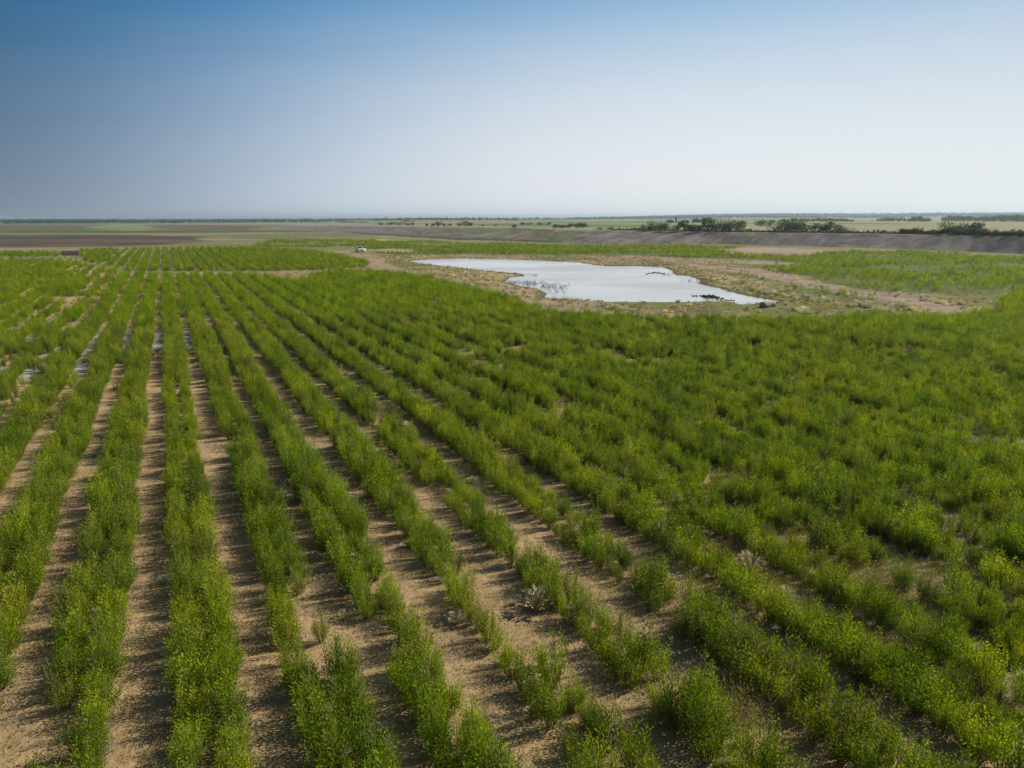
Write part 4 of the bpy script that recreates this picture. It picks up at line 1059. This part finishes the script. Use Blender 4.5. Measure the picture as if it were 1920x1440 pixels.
# ------------------------------------------------------------------ white pickup truck
def truck():
    tx, ty = [float(q) for q in ground_at(674.5, 472.8, 0)]
    root = empty('pickup_truck', (tx, ty, terr1(tx, ty) - 0.02), -math.atan2(tx, ty) * 1.0 + R(11))
    root.scale = (1.08, 1.08, 1.08)
    tag(root, 'white pickup truck facing the camera with its driver door open, parked on the track', 'pickup truck')
    paint_ = plain('white_car_paint', (0.80, 0.80, 0.80), 0.25, var=0.03, spec=0.6)
    glass = plain('dark_windscreen', (0.02, 0.03, 0.035), 0.08, spec=0.8, var=0.05); blk = plain('black_plastic', (0.02, 0.02, 0.02), 0.6)
    rub = plain('tyre_rubber', (0.025, 0.025, 0.025), 0.9); chrome = plain('bright_metal', (0.6, 0.6, 0.62), 0.2, 1.0); lamp = plain('lamp_glass', (0.75, 0.75, 0.72), 0.15, spec=0.8); red = plain('red_lens', (0.45, 0.02, 0.02), 0.3)
    # side profile (y back, z) extruded along x: front at -y
    def side(prof, x0, x1, name, mat, par=root, inset=0.0):
        k = len(prof); V = [(x0, y, z) for y, z in prof] + [(x1, y, z) for y, z in prof]
        F = [(i, (i + 1) % k, k + (i + 1) % k, k + i) for i in range(k)] + [tuple(range(k - 1, -1, -1)), tuple(range(k, 2 * k))]
        me = mesh_from(name, V, F, (mat,))
        o = link(name, me, par); b = o.modifiers.new('bevel', 'BEVEL'); b.width = 0.05; b.segments = 2; b.limit_method = 'ANGLE'
        return o
    # lower body with wheel arches
    def arch(cy, r, z0, n=7): return [(cy - r * math.cos(math.pi * i / n), z0 + r * math.sin(math.pi * i / n)) for i in range(n + 1)]
    prof = [(-2.75, 0.45), (-2.80, 0.95), (-2.65, 1.12), (-1.15, 1.24), (0.95, 1.24), (2.75, 1.24), (2.8, 0.6), (2.75, 0.5)] + [(y, z) for y, z in reversed(arch(1.75, 0.5, 0.45))] + [(y, z) for y, z in reversed(arch(-1.85, 0.5, 0.45))]
    side(prof, -0.98, 0.98, 'body', paint_)
    cab = side([(-1.15, 1.245), (-0.50, 1.88), (0.55, 1.90), (0.95, 1.245)], -0.80, 0.80, 'cab', paint_)
    V = [(-0.70, -1.115, 1.29), (0.70, -1.115, 1.29), (0.66, -0.55, 1.845), (-0.66, -0.55, 1.845)]
    n_ = Vector((0, -0.70, 0.72)) * 0.03
    ws_ = mesh_from('windscreen', [tuple(Vector(v) + n_) for v in V] + V, [(0, 1, 2, 3), (7, 6, 5, 4), (0, 4, 5, 1), (1, 5, 6, 2), (2, 6, 7, 3), (3, 7, 4, 0)], (glass,))
    link('windscreen', ws_, root)
    for sgn in (-1, 1):
        for (a0, a1, t0, t1) in ((-0.92, -0.08, -0.46, -0.08), (0.0, 0.78, 0.0, 0.50)):
            m = MB(); xx = 0.803 * sgn
            V = [(xx, a0, 1.30), (xx, a1, 1.30), (xx, t1, 1.80), (xx, t0, 1.80)]; V2 = [(xx + 0.012 * sgn, y, z) for _, y, z in V]
            m.add(V + V2, [(0, 1, 2, 3), (7, 6, 5, 4), (0, 4, 5, 1), (1, 5, 6, 2), (2, 6, 7, 3), (3, 7, 4, 0)]); m.build('side_window', glass, root)
        m = MB(); m.box(sgn * 1.04 - .1, sgn * 1.04 + .1, -0.95, -0.82, 1.22, 1.45); m.build('mirror', blk, root)
        m = MB(); m.box(sgn * 0.82 - .15, sgn * 0.82 + .15, -2.84, -2.74, 0.86, 1.04); m.build('headlight', lamp, root)
        m = MB(); m.box(sgn * 0.92 - .06, sgn * 0.92 + .06, 2.78, 2.84, 0.8, 1.15); m.build('tail_light', red, root)
        for cy in (-1.85, 1.75):
            m = MB(); m.tube((sgn * 0.70, cy, 0.40), (sgn * 0.97, cy, 0.40), 0.40, 0.40, 18); w_ = m.build('wheel', rub, root)
            m = MB(); m.tube((sgn * 0.965, cy, 0.40), (sgn * 0.985, cy, 0.40), 0.24, 0.22, 12); m.build('rim', chrome, w_)
    m = MB(); m.box(-0.62, 0.62, -2.83, -2.78, 0.72, 1.02); gr = m.build('grille', blk, root)
    m = MB(); m.box(-0.62, 0.62, -2.85, -2.832, 0.86, 0.89); m.build('grille_bar', chrome, gr)
    m = MB(); m.box(-0.97, 0.97, -2.95, -2.82, 0.42, 0.66); m.build('bumper', chrome, root)
    m = MB(); m.box(-0.80, 0.80, 1.05, 2.70, 1.243, 1.26); m.build('cargo_bed', blk, root)
    # driver's door, swung open on the picture's right
    dr = link('open_door', None, root); bpy.data.objects.remove(dr)
    m = MB(); m.box(0.0, 0.07, 0.0, 1.05, 0.50, 1.24); me = m.mesh('door', paint_)
    d = link('door', me, root, (0.98, -1.05, 0), (0, 0, R(-68)))
    m = MB()
    for a, b in (((0.035, 0.04, 1.24), (0.035, 0.45, 1.80)), ((0.035, 0.45, 1.80), (0.035, 1.0, 1.80)), ((0.035, 1.0, 1.80), (0.035, 1.02, 1.24))): m.tube(a, b, 0.035, 0.035, 6)
    m.build('window_frame', paint_, d)
    m = MB(); m.add([(0.035, 0.08, 1.25), (0.035, 0.99, 1.25), (0.035, 0.98, 1.78), (0.035, 0.46, 1.78)], [(0, 1, 2, 3)]); m.build('window', glass, d)
    return root
truck()

# ------------------------------------------------------------------ air
m, n, l = new_mat('haze_air')
pv = N(n, 'ShaderNodeVolumePrincipled'); pv.inputs['Color'].default_value = (0.68, 0.85, 0.98, 1); pv.inputs['Density'].default_value = 0.00013; pv.inputs['Anisotropy'].default_value = 0.35
o = N(n, 'ShaderNodeOutputMaterial'); l.new(pv.outputs[0], o.inputs['Volume'])
mb = MB(); mb.box(-17500, 17500, -17500, 17500, -8.0, 62.0)
tag(mb.build('haze', m), kind='stuff')
